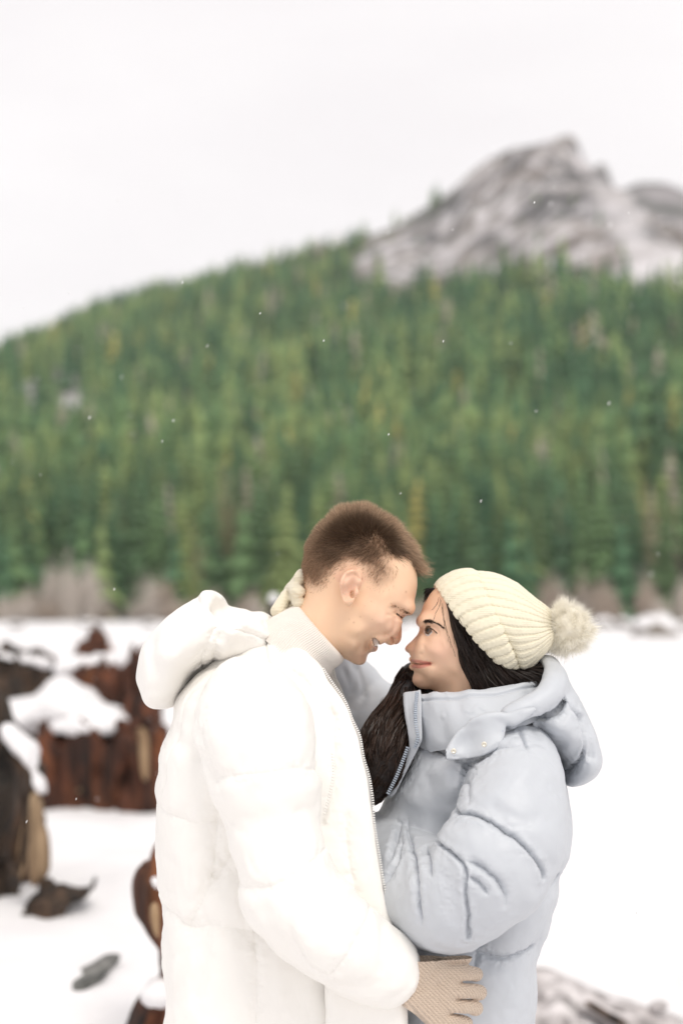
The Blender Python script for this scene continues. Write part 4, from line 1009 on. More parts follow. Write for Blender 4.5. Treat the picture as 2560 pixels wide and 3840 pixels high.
# wavy strands of the lock
ctr = catmull(np.array([list(P(a, b, y)) + [r] for a, b, y, r in LOCK]), 10, closed=False); K = len(ctr)
lp_, ln_ = tri_sample(lock_me, 11000, lambda c, n: np.where((flatpx(c)[:, 0] < 1640) & (flatpx(c)[:, 1] > 2500) & (np.min(((c[:, None] - ctr[None, :, :3]) ** 2).sum(-1), 1) < .055 ** 2), 1.0, 0.0), 16)
n = len(lp_); j = np.argmin(((lp_[:, None] - ctr[None, :, :3]) ** 2).sum(-1), 1)
seg = np.linspace(0, 1, 8)[None]; idx = j[:, None] + seg * (10 + 10 * q.random((n, 1)))
C = np.stack([np.interp(idx.ravel(), np.arange(K), ctr[:, k]).reshape(idx.shape) for k in range(4)], -1)
shrink = C[..., 3:4] / ctr[j][:, None, 3:4]
pl = C[..., :3] + (lp_ - ctr[j][:, :3])[:, None] * shrink + ln_[:, None] * (.0004 + .0022 * q.random((n, 1, 1)) * np.sin(np.pi * seg)[..., None])
wv = .0030 * np.sin(idx * .42 + lp_[:, :1] * 160)
pl[..., 0] += wv; pl[..., 2] += wv * .4
me2 = strips('strands', pts, .0009, .0005, 3); set_col(me2, np.repeat(np.array([.020, .012, .009])[None] * (.5 + 1.3 * q.random((len(hp), 1))), 10, 0))
link('strands', me2, womhair_m.m, hair)
me2 = strips('strands', pl, .0012, .0005, 4); set_col(me2, np.repeat(np.array([.034, .019, .013])[None] * (.3 + 1.5 * q.random((n, 1))), 16, 0))
link('strands', me2, womhair_m.m, hair)
# hair swept back from the forehead to the hat
fh = []
for i in range(900):
    o_ = q.normal() * 7 + 6; yv = q.uniform(-.018, .018); tt = np.linspace(0, 1, 7)
    pp = catmull(np.array(c2([(456, 240), (410, 240), (372, 278), (347, 345)])), 4, closed=False); pp = np.stack([np.interp(tt * (.35 + .65 * q.random()), np.linspace(0, 1, len(pp)), pp[:, k]) for k in (0, 1)], 1)
    fh.append(np.array([P(x + o_ * .7, y + o_ * .5 + 60 * (yv / .045) ** 2 * .0, yv * (1 - .35 * t_)) for t_, (x, y) in zip(tt, pp)]))
me2 = strips('strands', np.array(fh), .0012, .0006, 8); set_col(me2, np.repeat(np.array([.018, .011, .009])[None] * (.5 + 1.2 * q.random((len(fh), 1))), 14, 0)); link('strands', me2, womhair_m.m, hair)
# loose wisps over brow and cheek
wis = []
for pl_ in ([(455, 300), (450, 350), (420, 410), (405, 470)], [(462, 310), (470, 400), (490, 480), (515, 560), (530, 640)], [(446, 290), (430, 340), (400, 380)], [(470, 360), (478, 450), (505, 560), (512, 600)], [(470, 330), (485, 440), (500, 520), (540, 640), (560, 700)]):
    pp = catmull(np.array(c2(pl_)), 5, closed=False); pp = np.stack([np.interp(np.linspace(0, 1, 14), np.linspace(0, 1, len(pp)), pp[:, k]) for k in (0, 1)], 1)
    for r_ in range(4):
        wis.append(np.array([P(x + q.normal() * 2.0 * (k_ / 13), y, -.073 + q.normal() * .0012) for k_, (x, y) in enumerate(pp)]))
me2 = strips('strands', np.array(wis), .0005, .0002, 6); set_col(me2, np.tile((.015, .01, .008), (len(me2.vertices), 1))); link('strands', me2, womhair_m.m, hair)

# ---- knitted hat
NR = 36
def rib(u, v, a=.0024, st=150):
    ph = NR * u / 2; r_ = np.abs(np.sin(ph)); stch = np.abs(np.sin(st * v * .5 + 1.2 * np.sin(2 * ph)))
    return a * (.5 - np.exp(-(np.sin(ph) / .42) ** 2)) + .0010 * (stch - .5) * (.35 + .65 * (1 - r_)) 
def bow(V, vec, fade=0.0):
    nu = V.shape[1]; vec = np.array(vec)[None] * (1 - fade * np.linspace(0, 1, V.shape[0]))[:, None]; vec = vec[:, None]; u = np.linspace(0, 2 * math.pi, nu, endpoint=False); return V + vec * (np.sin(u) ** 2)[None, :, None]
C2 = lambda p: c2([p])[0]
me, V = loft('hat', [(C2((600, 160)), C2((930, 770)), .080, 0), (C2((670, 125)), C2((965, 795)), .086, 0), (C2((700, 112)), C2((995, 800)), .090, 0), (C2((850, 130)), C2((1025, 818)), .091, 0), (C2((965, 185)), C2((1085, 770)), .084, 0), (C2((1080, 268)), C2((1150, 690)), .066, 0), (C2((1180, 345)), C2((1212, 605)), .044, 0), (C2((1232, 415)), C2((1243, 548)), .024, 0), (C2((1242, 470)), C2((1244, 510)), .006, 0)], NR * 16, 130, lambda u, v: rib(u, v, .0030 * (1 - .4 * v), 170))
V = bow(V, (-.006, 0, -.004)); set_co(me, V.reshape(-1, 3)); puff(me, .0025, 22, 4)
hat = link('hat', me, wool_m.m, woman)
me, V = loft('cuff', [(C2((470, 250)), C2((915, 800)), .079, 0), (C2((430, 222)), C2((932, 838)), .084, 0), (C2((420, 200)), C2((940, 850)), .088, 0), (C2((470, 150)), C2((955, 858)), .094, 0), (C2((565, 108)), C2((972, 858)), .097, 0), (C2((655, 96)), C2((990, 838)), .097, 0), (C2((682, 104)), C2((996, 815)), .093, 0), (C2((690, 125)), C2((985, 790)), .086, 0)], NR * 16, 84, lambda u, v: rib(u, v, .0030, 80))
V = bow(V, (-.013, 0, -.007), .75); set_co(me, V.reshape(-1, 3)); puff(me, .0018, 26, 6)
link('cuff', me, wool_m.m, hat)
q = np.random.default_rng(31); n = 26000; dv = q.normal(size=(n, 3)); dv /= np.linalg.norm(dv, axis=1, keepdims=True)
cp = P(*C2((1318, 512))); R_ = .034 + .009 * q.random(n) + .004 * (q.random(n) > .93)
dv2 = dv + q.normal(size=dv.shape) * .35 + 1.3 * np.stack([vnoise(dv * 4.1, 5), vnoise(dv * 4.1, 6), vnoise(dv * 4.1, 7)], 1); t = np.linspace(.75, 1, 4)[None, :, None]
pts = cp + (dv[:, None] * t * .78 + dv2[:, None] * t * t * .26) * R_[:, None, None]; pts[:, :, 2] += .001
import bmesh
me = strips('pom_pom', pts, .00038, .00016, 7); set_col(me, np.repeat(np.array([.95, .92, .83])[None] * (.9 + .1 * q.random((n, 1))), 8, 0))
pm = M('faux_fur'); pm.color(pm.attr()).set(Roughness=.7); pm.translucent((.95, .91, .82), .25)
pom = link('pom_pom', me, pm.m, hat)
b = bmesh.new(); bmesh.ops.create_icosphere(b, subdivisions=4, radius=.0365); me = bpy.data.meshes.new('pom_core'); b.to_mesh(me); b.free()
V = vco(me).astype(float); set_co(me, V * (1 + .12 * fbm(V * 60, 9, 2))[:, None] + cp); set_col(me, np.tile((.9, .85, .72), (len(V), 1))); link('pom_core', me, pm.m, pom)

# ---- pale blue jacket
g = Grid((P(1290, 0)[0], -.345, P(0, 4140)[2]), (P(2200, 0)[0], .20, P(0, 2620)[2]), .0038)
TOR = [(1535, 2770), (1495, 2880), (1440, 3000), (1395, 3150), (1385, 3400), (1420, 3600), (1440, 3840), (1440, 4100), (1990, 4100), (1995, 3840), (2003, 3700), (2006, 3620), (2000, 3590), (2010, 3555), (2033, 3490), (2065, 3383), (2090, 3312), (2084, 3296), (2108, 3250), (2124, 3170), (2128, 3080), (2118, 2990), (2100, 2900), (2040, 2790), (1940, 2710), (1800, 2660), (1640, 2690)]
Wt = g.idw([(1600, 2760, .10), (1900, 2720, .12), (1540, 2920, .12), (1680, 2880, .145), (1500, 3060, .095), (1640, 3080, .105), (1760, 3000, .13), (1950, 2950, .17), (1560, 3250, .09), (1700, 3250, .11), (1900, 3300, .165), (1700, 3600, .168), (1950, 3700, .165), (1700, 4000, .19)], p=3)
g.add(g.infl(TOR, .085, Wt, bl=4, p=2.3))
ARM = [((1950, 2815, -.09), .048), ((1945, 2890, -.14), .064), ((1928, 2990, -.185), .076), ((1905, 3110, -.215), .085), ((1850, 3225, -.235), .089), ((1790, 3305, -.235), .082), ((1680, 3372, -.200), .079), ((1555, 3315, -.125), .076), ((1430, 3235, -.035), .072), ((1330, 3190, .05), .068)]
armf = g.chain([(P(*a), r) for a, r in ARM], 4)
kz = .004 + .026 * sstep(3020, 2860, HZ - (g.z - CAMZ) * FPX / 2.1); g.F = smin(g.F, armf, kz)
YS = -.30
def S(pl, Y=YS, d1=.005, w1=.018, d2=.0055, w2=.0034, **k):
    if Y <= -.26: k.setdefault('y0', -.185); k.setdefault('soft', .02)
    g.seam(pl, Y, d1 * .9, w1 * .9, d2 * 1.75, w2 * .52, **k)
S(c4([(1036, 455), (900, 470), (820, 520), (745, 580), (705, 650), (695, 760)]), -.20, .003, .016, .006, .0036, seed=31, taper=(0, .3))
S(c5([(640, 105), (750, 100), (830, 125), (900, 165), (1000, 230), (1100, 330), (1160, 420), (1165, 470)]), YS, .006, .020, .006, .0034, seed=33)
S(c5([(545, 280), (610, 315), (662, 352), (692, 430), (684, 490), (706, 640), (728, 840)]), YS, .005, .018, .006, .0034, seed=34)
S(c5([(690, 350), (740, 358), (800, 392), (880, 462), (925, 550), (918, 650)]), YS, .003, .012, .005, .005, seed=35, taper=(.1, 0))
S(c5([(705, 435), (770, 480), (825, 552)]), YS, .002, .010, .005, .005, seed=36, taper=(.1, 0))
S(c5([(345, 182), (290, 260), (262, 330), (270, 350)]), -.18, .002, .010, .005, .004, seed=37, taper=(.1, 0))
S(c5([(330, 225), (290, 340), (245, 420), (218, 480)]), -.17, .003, .012, .005, .0035, seed=38, taper=(.1, 0))
S(c5([(385, 190), (388, 300), (400, 400), (404, 520), (420, 640), (425, 720)]), -.22, .003, .012, .0055, .0038, seed=39, taper=(.1, 0))
S(c5([(510, 250), (478, 320), (476, 390), (492, 450)]), -.26, .002, .010, .005, .0045, seed=40, taper=(.1, 0))
S(c5([(540, 370), (575, 480), (590, 600), (580, 680)]), -.28, .003, .016, .0, .004, seed=41, taper=(.1, 0))
g.groove(c4([(880, 845), (960, 880), (1040, 905), (1110, 900)]), YS, .010, .004, y0=-.185, soft=.02)
S(c5([(1150, 480), (1190, 478), (1215, 468), (1245, 448)]), -.10, .008, .02, .005, .004, y0=.06, soft=.1, seed=45)
S(c5([(700, 900), (790, 908), (830, 922), (880, 934), (950, 936), (1040, 926), (1112, 898)]), -.16, .006, .016, .0035, .004, y0=.06, soft=.1, seed=46, taper=(.1, 1))
S(c5([(825, 795), (808, 850), (790, 905), (768, 960), (750, 1000)]), -.17, .003, .014, .0035, .0036, seed=47, taper=(.2, .2))
S(c5([(1230, 300), (1200, 400), (1160, 470)]), -.12, .004, .012, .004, .004, seed=49, taper=(.1, 0))
S(c4([(430, 432), (490, 478), (560, 510), (690, 560), (745, 580)]), -.14, .003, .014, .0035, .0034, seed=50, taper=(.5, 0))
S(c4([(490, 478), (545, 425), (620, 395)]), -.13, .003, .012, .003, .0034, seed=51, taper=(.5, 0))
S(c4([(1010, 380), (1030, 455)]), -.15, .002, .01, .004, .003, seed=52)
S(c4([(435, 450), (380, 600), (300, 740), (235, 840)]), -.10, .002, .016, .0, .004, seed=53)
for pl_ in ([(1130, 700), (1180, 800), (1200, 900)], [(800, 1000), (900, 960), (1000, 1000)]): g.groove(c4(pl_), YS, .012, .0028, y0=-.185, soft=.02)
for pl_ in ([(950, 480), (1010, 560), (1000, 640)], [(620, 420), (630, 560), (640, 700)], [(330, 420), (330, 560), (350, 680)], [(980, 330), (1060, 420), (1080, 500)], [(1000, 760), (900, 820), (860, 870)]): g.groove(c5(pl_), YS, .011, .0026, y0=-.185, soft=.02)
me = g.mesh('jacket', 1); puff(me, .0022, 16, 13); puff(me, .0009, 60, 14); creases(me, .0022, 12, 51, (1, 1, .8)); creases(me, .0012, 28, 54); g.pinch(me, 3)
jacket = link('jacket', me, blue_m.m, woman)
# stand up collar
def coll(u, v): return .0020 * np.sin(u * 9 + 5 * v) * np.sin(np.pi * np.clip(v * 1.4, 0, 1)) + .0022 * (vnoise(np.stack([u * 6, v * 5, 0 * u], -1), 81)) - .004 * np.exp(-((v - .50) / .02) ** 2)
me, V = loft('collar', [(C2((300, 1330)), C2((1180, 1060)), .150, 0), (C2((255, 1270)), C2((1170, 1010)), .150, 0), (C2((212, 1110)), C2((1170, 930)), .136, 0), (C2((190, 990)), C2((1150, 872)), .116, 0), (C2((200, 948)), C2((1132, 850)), .102, 0), (C2((228, 980)), C2((1105, 872)), .092, 0), (C2((265, 1150)), C2((1090, 960)), .090, 0)], 360, 84, coll)
creases(me, .0030, 17, 59, (.6, 1, 1.2)); creases(me, .0016, 34, 60)
link('collar', me, blue_m.m, jacket)
# placket with its two rows of zip teeth
g = Grid((P(1430, 0)[0], -.16, P(0, 3060)[2]), (P(1600, 0)[0], .02, P(0, 2560)[2]), .002)
PL = c2([(205, 958), (222, 942), (300, 930), (326, 928), (325, 1100), (326, 1240), (312, 1290), (262, 1400), (200, 1530), (140, 1650), (92, 1650), (150, 1530), (205, 1400), (235, 1300), (228, 1200), (208, 1080)])
pyg = HZ - (g.Z2 - CAMZ) * FPX / CAMD; pxg = 1280 + g.X2 * FPX / CAMD
yc = np.interp(pyg, [2580, 2650, 2750, 2800, 2900, 3000], [-.060, -.078, -.092, -.088, -.085, -.088]) - .00030 * (pxg - 1540)
g.add(g.infl(PL, .004, .0045, yc=yc, Y=-.07, bl=1))
g.groove(c2([(232, 960), (240, 1100), (250, 1280), (180, 1480)]), -.075, .0016, .0012, y0=-.06, soft=.006); g.groove(c2([(256, 955), (262, 1100), (272, 1260)]), -.075, .0014, .001, y0=-.06, soft=.006)
link('placket', g.mesh('placket', 1), blue_m.m, jacket)
zipb = M('blue_grey_zip'); zipb.color((.40, .45, .52)).set(Roughness=.35)
def yz(p, o=0): return P(*c2([p])[0], o)
zip_teeth([yz(p, y) for p, y in (((296, 945), -.086), ((286, 1050), -.102), ((288, 1150), -.112), ((302, 1250), -.112), ((280, 1320), -.107))], zipb.m, 'zipper', jacket, .0036, .0019)
zip_teeth([yz(p, y) for p, y in (((158, 968), -.02), ((180, 1030), -.025), ((210, 1110), -.035))], zipb.m, 'zipper', jacket, .0036, .0019)
zip_teeth([yz(p, y) for p, y in (((232, 1320), -.092), ((195, 1420), -.092), ((150, 1530), -.093), ((92, 1645), -.095))], zipb.m, 'zipper', jacket, .0036, .0019)
# far half of the collar with its snap
g = Grid((P(1400, 0)[0], -.03, P(0, 2800)[2]), (P(1540, 0)[0], .12, P(0, 2560)[2]), .003)
g.add(g.infl(c2([(40, 1010), (70, 968), (150, 960), (200, 950), (230, 1100), (200, 1120), (120, 1100), (60, 1090)]), .008, .010, yc=.045, bl=2))
link('collar', g.mesh('collar', 1), blue_m.m, jacket)
brass = M('snap_metal'); brass.color((.78, .74, .64)).set(Roughness=.3, Metallic=.6)
def snap(p, y, r=.0042, parent=None):
    c = P(*c2([p])[0], y); n = 20; V = []; 
    for rr_, dy in ((r, .001), (r, -.0012), (r * .62, -.0022), (r * .5, -.0008), (.00001, -.0008)):
        for i in range(n): V.append(c + np.array([rr_ * math.cos(i * 6.2832 / n), dy, rr_ * math.sin(i * 6.2832 / n)]))
    F = [(l * n + i, l * n + (i + 1) % n, (l + 1) * n + (i + 1) % n, (l + 1) * n + i) for l in range(4) for i in range(n)]
    return link('snap', new_mesh('snap', np.array(V), np.array(F)), brass.m, parent)
snap((92, 1018), .032, .0050, jacket)
# hood hanging down the back, with rim and buttoned flap
g = Grid((P(1630, 0)[0], -.22, P(0, 2990)[2]), (P(2290, 0)[0], .20, P(0, 2450)[2]), .0038)
HD = [(2010, 2500), (2050, 2487), (2085, 2497), (2110, 2525), (2130, 2566), (2168, 2630), (2196, 2690), (2222, 2745), (2242, 2830), (2234, 2875), (2204, 2914), (2157, 2940), (2110, 2946), (2100, 2915), (2080, 2845), (2040, 2790), (1960, 2745), (1900, 2715), (1930, 2670), (2000, 2625), (2040, 2590)]
Wh = g.idw([(2030, 2500, .07), (2080, 2560, .12), (2000, 2680, .155), (2150, 2700, .15), (2180, 2860, .13), (2050, 2620, .15)], p=3)
g.add(g.infl(HD, .045, Wh, bl=3, p=2.3))
for sg in (-1, 1):
    g.add(g.chain([(P(2045, 2505, 0), .020), (P(2068, 2540, sg * .06), .021), (P(2070, 2580, sg * .11), .021), (P(2035, 2625, sg * .135), .021), (P(1975, 2660, sg * .145), .020), (P(1915, 2690, sg * .150), .018)], 4), .012)
g.cut(g.ell(P(1980, 2560, 0), (.034, .085, .036), .5), .012)
hk = dict(y0=.0, soft=.05)
g.seam(c2([(1310, 1000), (1395, 1085), (1432, 1200), (1446, 1300), (1420, 1420), (1370, 1520), (1300, 1548)]), -.12, .006, .018, .010, .0018, **hk, seed=61, taper=(.1, .5))
g.seam(c2([(1062, 1150), (1085, 1200), (1115, 1248)]), -.14, .003, .012, .010, .0018, **hk, seed=62)
g.seam(c2([(960, 1165), (1080, 1130), (1180, 1110), (1250, 1085), (1310, 1015), (1335, 960)]), -.14, .003, .014, .010, .0018, **hk, seed=63, taper=(.5, 0))
for pl_ in ([(1330, 1500), (1290, 1440), (1260, 1400)], [(1400, 1480), (1340, 1440), (1280, 1350)], [(1180, 1300), (1240, 1290), (1300, 1300)], [(1440, 1130), (1480, 1250), (1490, 1380)], [(1150, 1190), (1200, 1230)]): g.groove(c2(pl_), -.13, .007, .0032, y0=.0)
me = g.mesh('hood', 1); puff(me, .002, 20, 33); creases(me, .002, 16, 57); g.pinch(me, 3)
hood = link('hood', me, blue_m.m, jacket)
g = Grid((P(1640, 0)[0], -.23, P(0, 2870)[2]), (P(2010, 0)[0], -.08, P(0, 2610)[2]), .0022)
FLAP = c2([(470, 1385), (476, 1350), (520, 1275), (570, 1205), (655, 1122), (760, 1075), (900, 1062), (1050, 1040), (1110, 1040), (1070, 1090), (960, 1165), (905, 1172), (885, 1230), (850, 1300), (760, 1350), (640, 1388), (530, 1398)])
yc = g.idw([(*c2([p])[0], w) for p, w in [((480, 1380), -.165), ((560, 1210), -.150), ((700, 1300), -.182), ((800, 1100), -.165), ((850, 1280), -.186), ((1050, 1060), -.165)]])
g.add(g.infl(FLAP, .009, .0075, yc=yc, Y=-.15, bl=2))
g.groove(c2([(490, 1375), (640, 1368), (760, 1328), (840, 1285)]), -.16, .0018, .0016, y0=-.14, soft=.01)
for pl_ in ([(620, 1180), (700, 1160)], [(900, 1080), (980, 1090)], [(860, 1140), (900, 1160)]): g.groove(c2(pl_), -.16, .006, .002, y0=-.14, soft=.01)
me = g.mesh('flap', 1); creases(me, .0014, 22, 61); link('flap', me, blue_m.m, jacket)
for p_, y_ in (((547, 1343), -.181), ((755, 1297), -.194)): snap(p_, y_, .0040, jacket)
# cord loop and toggle under the flap
lp = [P(*c2([p])[0], -.172) for p in ((880, 1205), (872, 1260), (848, 1310), (838, 1322), (862, 1325), (872, 1290), (880, 1215))]
g = Grid(np.min(lp, 0) - .008, np.max(lp, 0) + .008, .0012); g.add(g.chain([(p, .0016) for p in lp], 4)); g.add(g.cap(P(*c2([(853, 1295)])[0], -.173), P(*c2([(860, 1270)])[0], -.173), .0048, .004), .001)
link('cord_toggle', g.mesh('cord_toggle'), zipb.m, jacket)
# far sleeve reaching up behind the man's neck
g = Grid((P(1080, 0)[0], .03, P(0, 2990)[2]), (P(1720, 0)[0], .33, P(0, 2330)[2]), .0042)
g.add(g.chain([(P(1640, 2830, .12), .085), (P(1500, 2790, .19), .085), (P(1345, 2690, .24), .080), (P(1275, 2600, .235), .072), (P(1195, 2490, .19), .062), (P(1135, 2390, .125), .050)], 4))
for pl_ in ([(700, 1430), (740, 1560), (720, 1700)], [(640, 1500), (690, 1640), (680, 1760)], [(800, 1730), (780, 1800), (740, 1850)], [(760, 1500), (800, 1620), (820, 1720)]): g.groove(c1(pl_), .16, .005, .004, y0=.25, soft=.03)
me = g.mesh('sleeve', 1); puff(me, .003, 18, 15); creases(me, .004, 13, 63)
link('sleeve', me, blue_m.m, jacket)
# ---- her gloved hand on the nape of his neck
g = Grid((P(1005, 0)[0], -.075, P(0, 2350)[2]), (P(1190, 0)[0], .13, P(0, 2115)[2]), .0017)
for pl_, r in (([(P(1150, 2300, .115), .016), (P(1120, 2200, .085), .013), (P(*c1([(300, 715)])[0], .035), .0115), (P(*c1([(285, 735)])[0], .005), .0115)], 1), ([(P(1150, 2310, .115), .016), (P(1095, 2230, .085), .013), (P(*c1([(235, 815)])[0], .035), .0125), (P(*c1([(262, 850)])[0], -.02), .0122)], 1), ([(P(1150, 2320, .115), .016), (P(1085, 2255, .085), .013), (P(*c1([(225, 890)])[0], .035), .0122), (P(*c1([(272, 935)])[0], -.015), .0112)], 1), ([(P(1150, 2330, .115), .016), (P(1085, 2245, .080), .0125), (P(*c1([(165, 905)])[0], .03), .0118), (P(*c1([(88, 1012)])[0], -.005), .0110)], 1)):
    g.add(g.chain(pl_, 4), .003)
g.add(g.chain([(P(1150, 2330, .10), .030), (P(1122, 2260, .09), .028), (P(1118, 2210, .08), .018)], 3), .008)
for pl_ in ([(235, 870), (300, 890), (340, 880)], [(170, 850), (200, 900), (190, 960)], [(240, 785), (300, 800), (335, 815)]): g.groove(c1(pl_), -.01, .0022, .002, y0=.05, soft=.01)
link('glove', g.mesh('glove', 1), knit_cream.m, woman)
limb_legs(woman, 1740, 3840, 0, -1, dark_m, 'woman')

# ================================================================== OLD STUMPS, DRIFTWOOD AND STONES ON THE SNOW
def wood_mat(name, a, b, c, snow=.5):
    m = M(name); n1 = m.noise(5.5, 6, .65, stretch=(1, 1, .3)); n2 = m.noise(14, 5, .6, stretch=(1, 1, .08))
    base = m.mix(m.ramp(n2, [(.35, (0, 0, 0)), (.65, (1, 1, 1))]), m.ramp(n1, [(.3, a), (.5, b), (.72, c)]), tuple(v * .45 for v in a))
    up = m.math('ADD', m.upness(), m.math('MULTIPLY', m.noise(9, 6, .7), 1.3))
    m.color(m.mix(m.ramp(up, [(1.26 - snow * .45, (0, 0, 0)), (1.36 - snow * .45, (1, 1, 1))]), base, (.84, .83, .84))).set(Roughness=.9)
    m.bump(n2, .7, .02); return m.m
red_w = wood_mat('rotten_red_wood', (.020, .011, .008), (.11, .036, .017), (.34, .115, .042), .30)
red_b = wood_mat('rotten_orange_wood', (.022, .012, .009), (.14, .045, .020), (.40, .15, .055), -.45)
dark_w = wood_mat('weathered_dark_wood', (.018, .015, .012), (.07, .045, .03), (.17, .095, .055), -.35)
pale_w = wood_mat('split_pale_wood', (.17, .10, .055), (.36, .235, .13), (.50, .36, .22), .15)
grey_w = wood_mat('silver_driftwood', (.50, .46, .45), (.70, .66, .66), (.80, .77, .77), .3)
stone_m = wood_mat('wet_grey_stone', (.12, .125, .115), (.24, .235, .22), (.36, .345, .33), .25)
def wood(name, pts, d, W, mat, parent, R=.07, h=.02, amp=.06, seed=1, lean=0.0, fib=True, p=2.0, low=None):
    """a weathered lump whose outline is drawn at distance d and whose body is W deep to either side"""
    Y = d - CAMD; q = XZ(pts, Y); lo, hi = q.min(0) - .1, q.max(0) + .1
    g = Grid((lo[0], Y - W - .1, lo[1]), (hi[0], Y + W + .1, hi[1]), h)
    g.add(g.infl(pts, R, W, yc=Y, bl=1, p=p, smooth=3))
    me = g.mesh(name, 1); V = vco(me).astype(float); N = vnormals(me)
    sc = np.array([7, 7, 1.3]) if fib else np.array([5, 5, 5])
    disp = amp * (fbm(V * sc, seed, 3) + .6 * vnoise(V * sc * np.array([2.6, 2.6, 4.5]), seed + 9))
    if fib:
        rg = vnoise(V * np.array([9, 9, .9]), seed + 21); disp = disp - amp * 1.3 * np.exp(-(rg / .10) ** 2)      # deep drying cracks
        rg = vnoise(V * np.array([21, 21, 2.2]), seed + 22); disp = disp - amp * .5 * np.exp(-(rg / .15) ** 2)
    N2 = N.copy(); N2[:, 2] *= .5 if fib else 1
    if fib: V[:, 2] += amp * 2.2 * np.clip(N[:, 2], 0, 1) * vnoise(V * np.array([16, 16, 0]), seed + 23)          # splintered top
    set_co(me, V + N2 * disp[:, None])
    return link(name, me, mat, parent)
def snow_on(pts, d, W, parent, R=.08, amp=.015, seed=1, h=.02):
    Y = d - CAMD; q = XZ(pts, Y); lo, hi = q.min(0) - .1, q.max(0) + .1
    g = Grid((lo[0], Y - W - .1, lo[1]), (hi[0], Y + W + .1, hi[1]), h)
    g.add(g.infl(pts, R, W, yc=Y, bl=2, smooth=4)); me = g.mesh('snow_cap', 2)
    V = vco(me).astype(float); set_co(me, V + vnormals(me) * (amp * 1.2 * fbm(V * 8, seed, 4))[:, None])
    return link('snow_cap', me, snow_m.m, parent)
def base_of(px_, d):
    x = (px_ - 1280) * d / FPX; return np.array([x, d - CAMD, float(gz(np.array([x]), np.array([d - CAMD]))[0])])

def fit_d(px_, py_):
    """distance at which the line of sight through a base point meets the snow"""
    d = np.linspace(3, 14, 1200); x = (px_ - 1280) * d / FPX; z = CAMZ + (HZ - py_) * d / FPX
    return float(d[np.argmax(z < gz(x, d - CAMD))])
# hollow red stump: back rim, snow lying inside, front wall
A = empty('tree_stump', base_of(350, 8.6)); tag(A, 'hollow rotten red brown stump heaped with snow behind the man', 'stump')
wood('back_wall', s1([(590, 640), (700, 605), (930, 625), (1030, 560), (1110, 490), (1175, 480), (1235, 560), (1250, 700), (1290, 900), (1330, 1000), (1330, 1250), (1000, 1250), (860, 1100), (740, 900), (620, 760)]), 8.95, .16, red_b, A, seed=2)
snow_on(s1([(-150, 860), (0, 848), (180, 830), (330, 770), (430, 700), (500, 655), (590, 665), (730, 745), (860, 862), (1050, 930), (1080, 1010), (1000, 1120), (700, 1130), (420, 1120), (300, 1220), (180, 1180), (60, 1090), (-150, 1050)]), 8.7, .42, A, .14, seed=3)
wood('front_wall', s1([(318, 1250), (350, 1140), (440, 1100), (520, 1130), (600, 1080), (720, 1100), (830, 1120), (980, 1050), (1040, 1000), (1060, 930), (1110, 900), (1160, 960), (1260, 1000), (1330, 1060), (1370, 1250), (1390, 1500), (1400, 2000), (900, 2000), (420, 2000), (370, 1720), (335, 1480)]), 8.15, .22, red_w, A, seed=4)
snow_on(s1([(300, 1120), (430, 1060), (560, 1000), (760, 1010), (960, 990), (1060, 1000), (1040, 1080), (900, 1120), (760, 1120), (560, 1110), (420, 1150)]), 8.1, .20, A, .07, .03, seed=5)
wood('splinter', s1([(1135, 1090), (1180, 1060), (1255, 1120), (1262, 1500), (1215, 1545), (1165, 1480)]), 7.92, .05, pale_w, A, R=.05, amp=.012, seed=6)
wood('splinter', s1([(640, 1560), (690, 1530), (720, 1570), (690, 1640), (640, 1640)]), 7.95, .05, pale_w, A, R=.05, amp=.012, seed=7)
# dark stump farther back
B = empty('tree_stump', base_of(60, 10.2)); tag(B, 'dark weathered stump with a snow cap beyond the hollow red stump', 'stump')
wood('trunk', s1([(-330, 520), (-150, 470), (0, 490), (80, 462), (200, 505), (330, 505), (400, 545), (425, 640), (440, 1000), (-330, 1000)]), 10.2, .5, dark_w, B, R=.16, seed=8)
snow_on(s1([(-330, 500), (-100, 430), (80, 430), (210, 470), (350, 480), (440, 540), (420, 580), (330, 545), (200, 540), (80, 505), (-100, 520), (-330, 560)]), 10.15, .46, B, .06, .02, seed=9)
snow_on(s1([(500, 520), (560, 500), (760, 480), (950, 440), (1050, 470), (1050, 560), (930, 610), (720, 600), (600, 640), (500, 640)]), 9.5, .35, A, .06, .02, seed=19)
# small red chunk
C_ = empty('wood_chunk', base_of(345, 12.0)); tag(C_, 'small pointed chunk of orange red wood poking from the snow', 'stump')
wood('trunk', s1([(585, 560), (600, 495), (680, 405), (745, 315), (800, 280), (832, 292), (852, 342), (900, 352), (945, 425), (960, 560)]), 12.0, .2, red_b, C_, R=.09, seed=10)
# big dark stump nearest the frame edge
D = empty('tree_stump', base_of(-40, 5.6)); tag(D, 'tall dark stump with pale split planks and drifted snow', 'stump')
wood('trunk', s1([(-700, 1000), (-300, 940), (-60, 985), (30, 1020), (110, 1130), (200, 1290), (270, 1380), (290, 1480), (235, 1640), (205, 1800)]) + s2([(150, 320), (120, 620), (235, 560), (250, 820), (225, 880), (150, 880), (0, 960), (-300, 1000), (-700, 1000)]), 5.7, .38, dark_w, D, R=.14, seed=11)
snow_on(s1([(20, 985), (110, 1080), (230, 1205), (270, 1210), (312, 1300), (292, 1400), (332, 1480), (388, 1610), (365, 1690), (300, 1620), (236, 1410), (130, 1290), (50, 1140)]), 5.40, .12, D, .03, .025, seed=12, h=.014)
wood('plank', s1([(240, 1680), (300, 1600), (365, 1700)]) + s2([(372, 20), (376, 230), (402, 262), (408, 600), (335, 690), (262, 760), (243, 500), (226, 250), (222, 60)]), 5.28, .05, pale_w, D, R=.04, amp=.010, seed=13, h=.014)
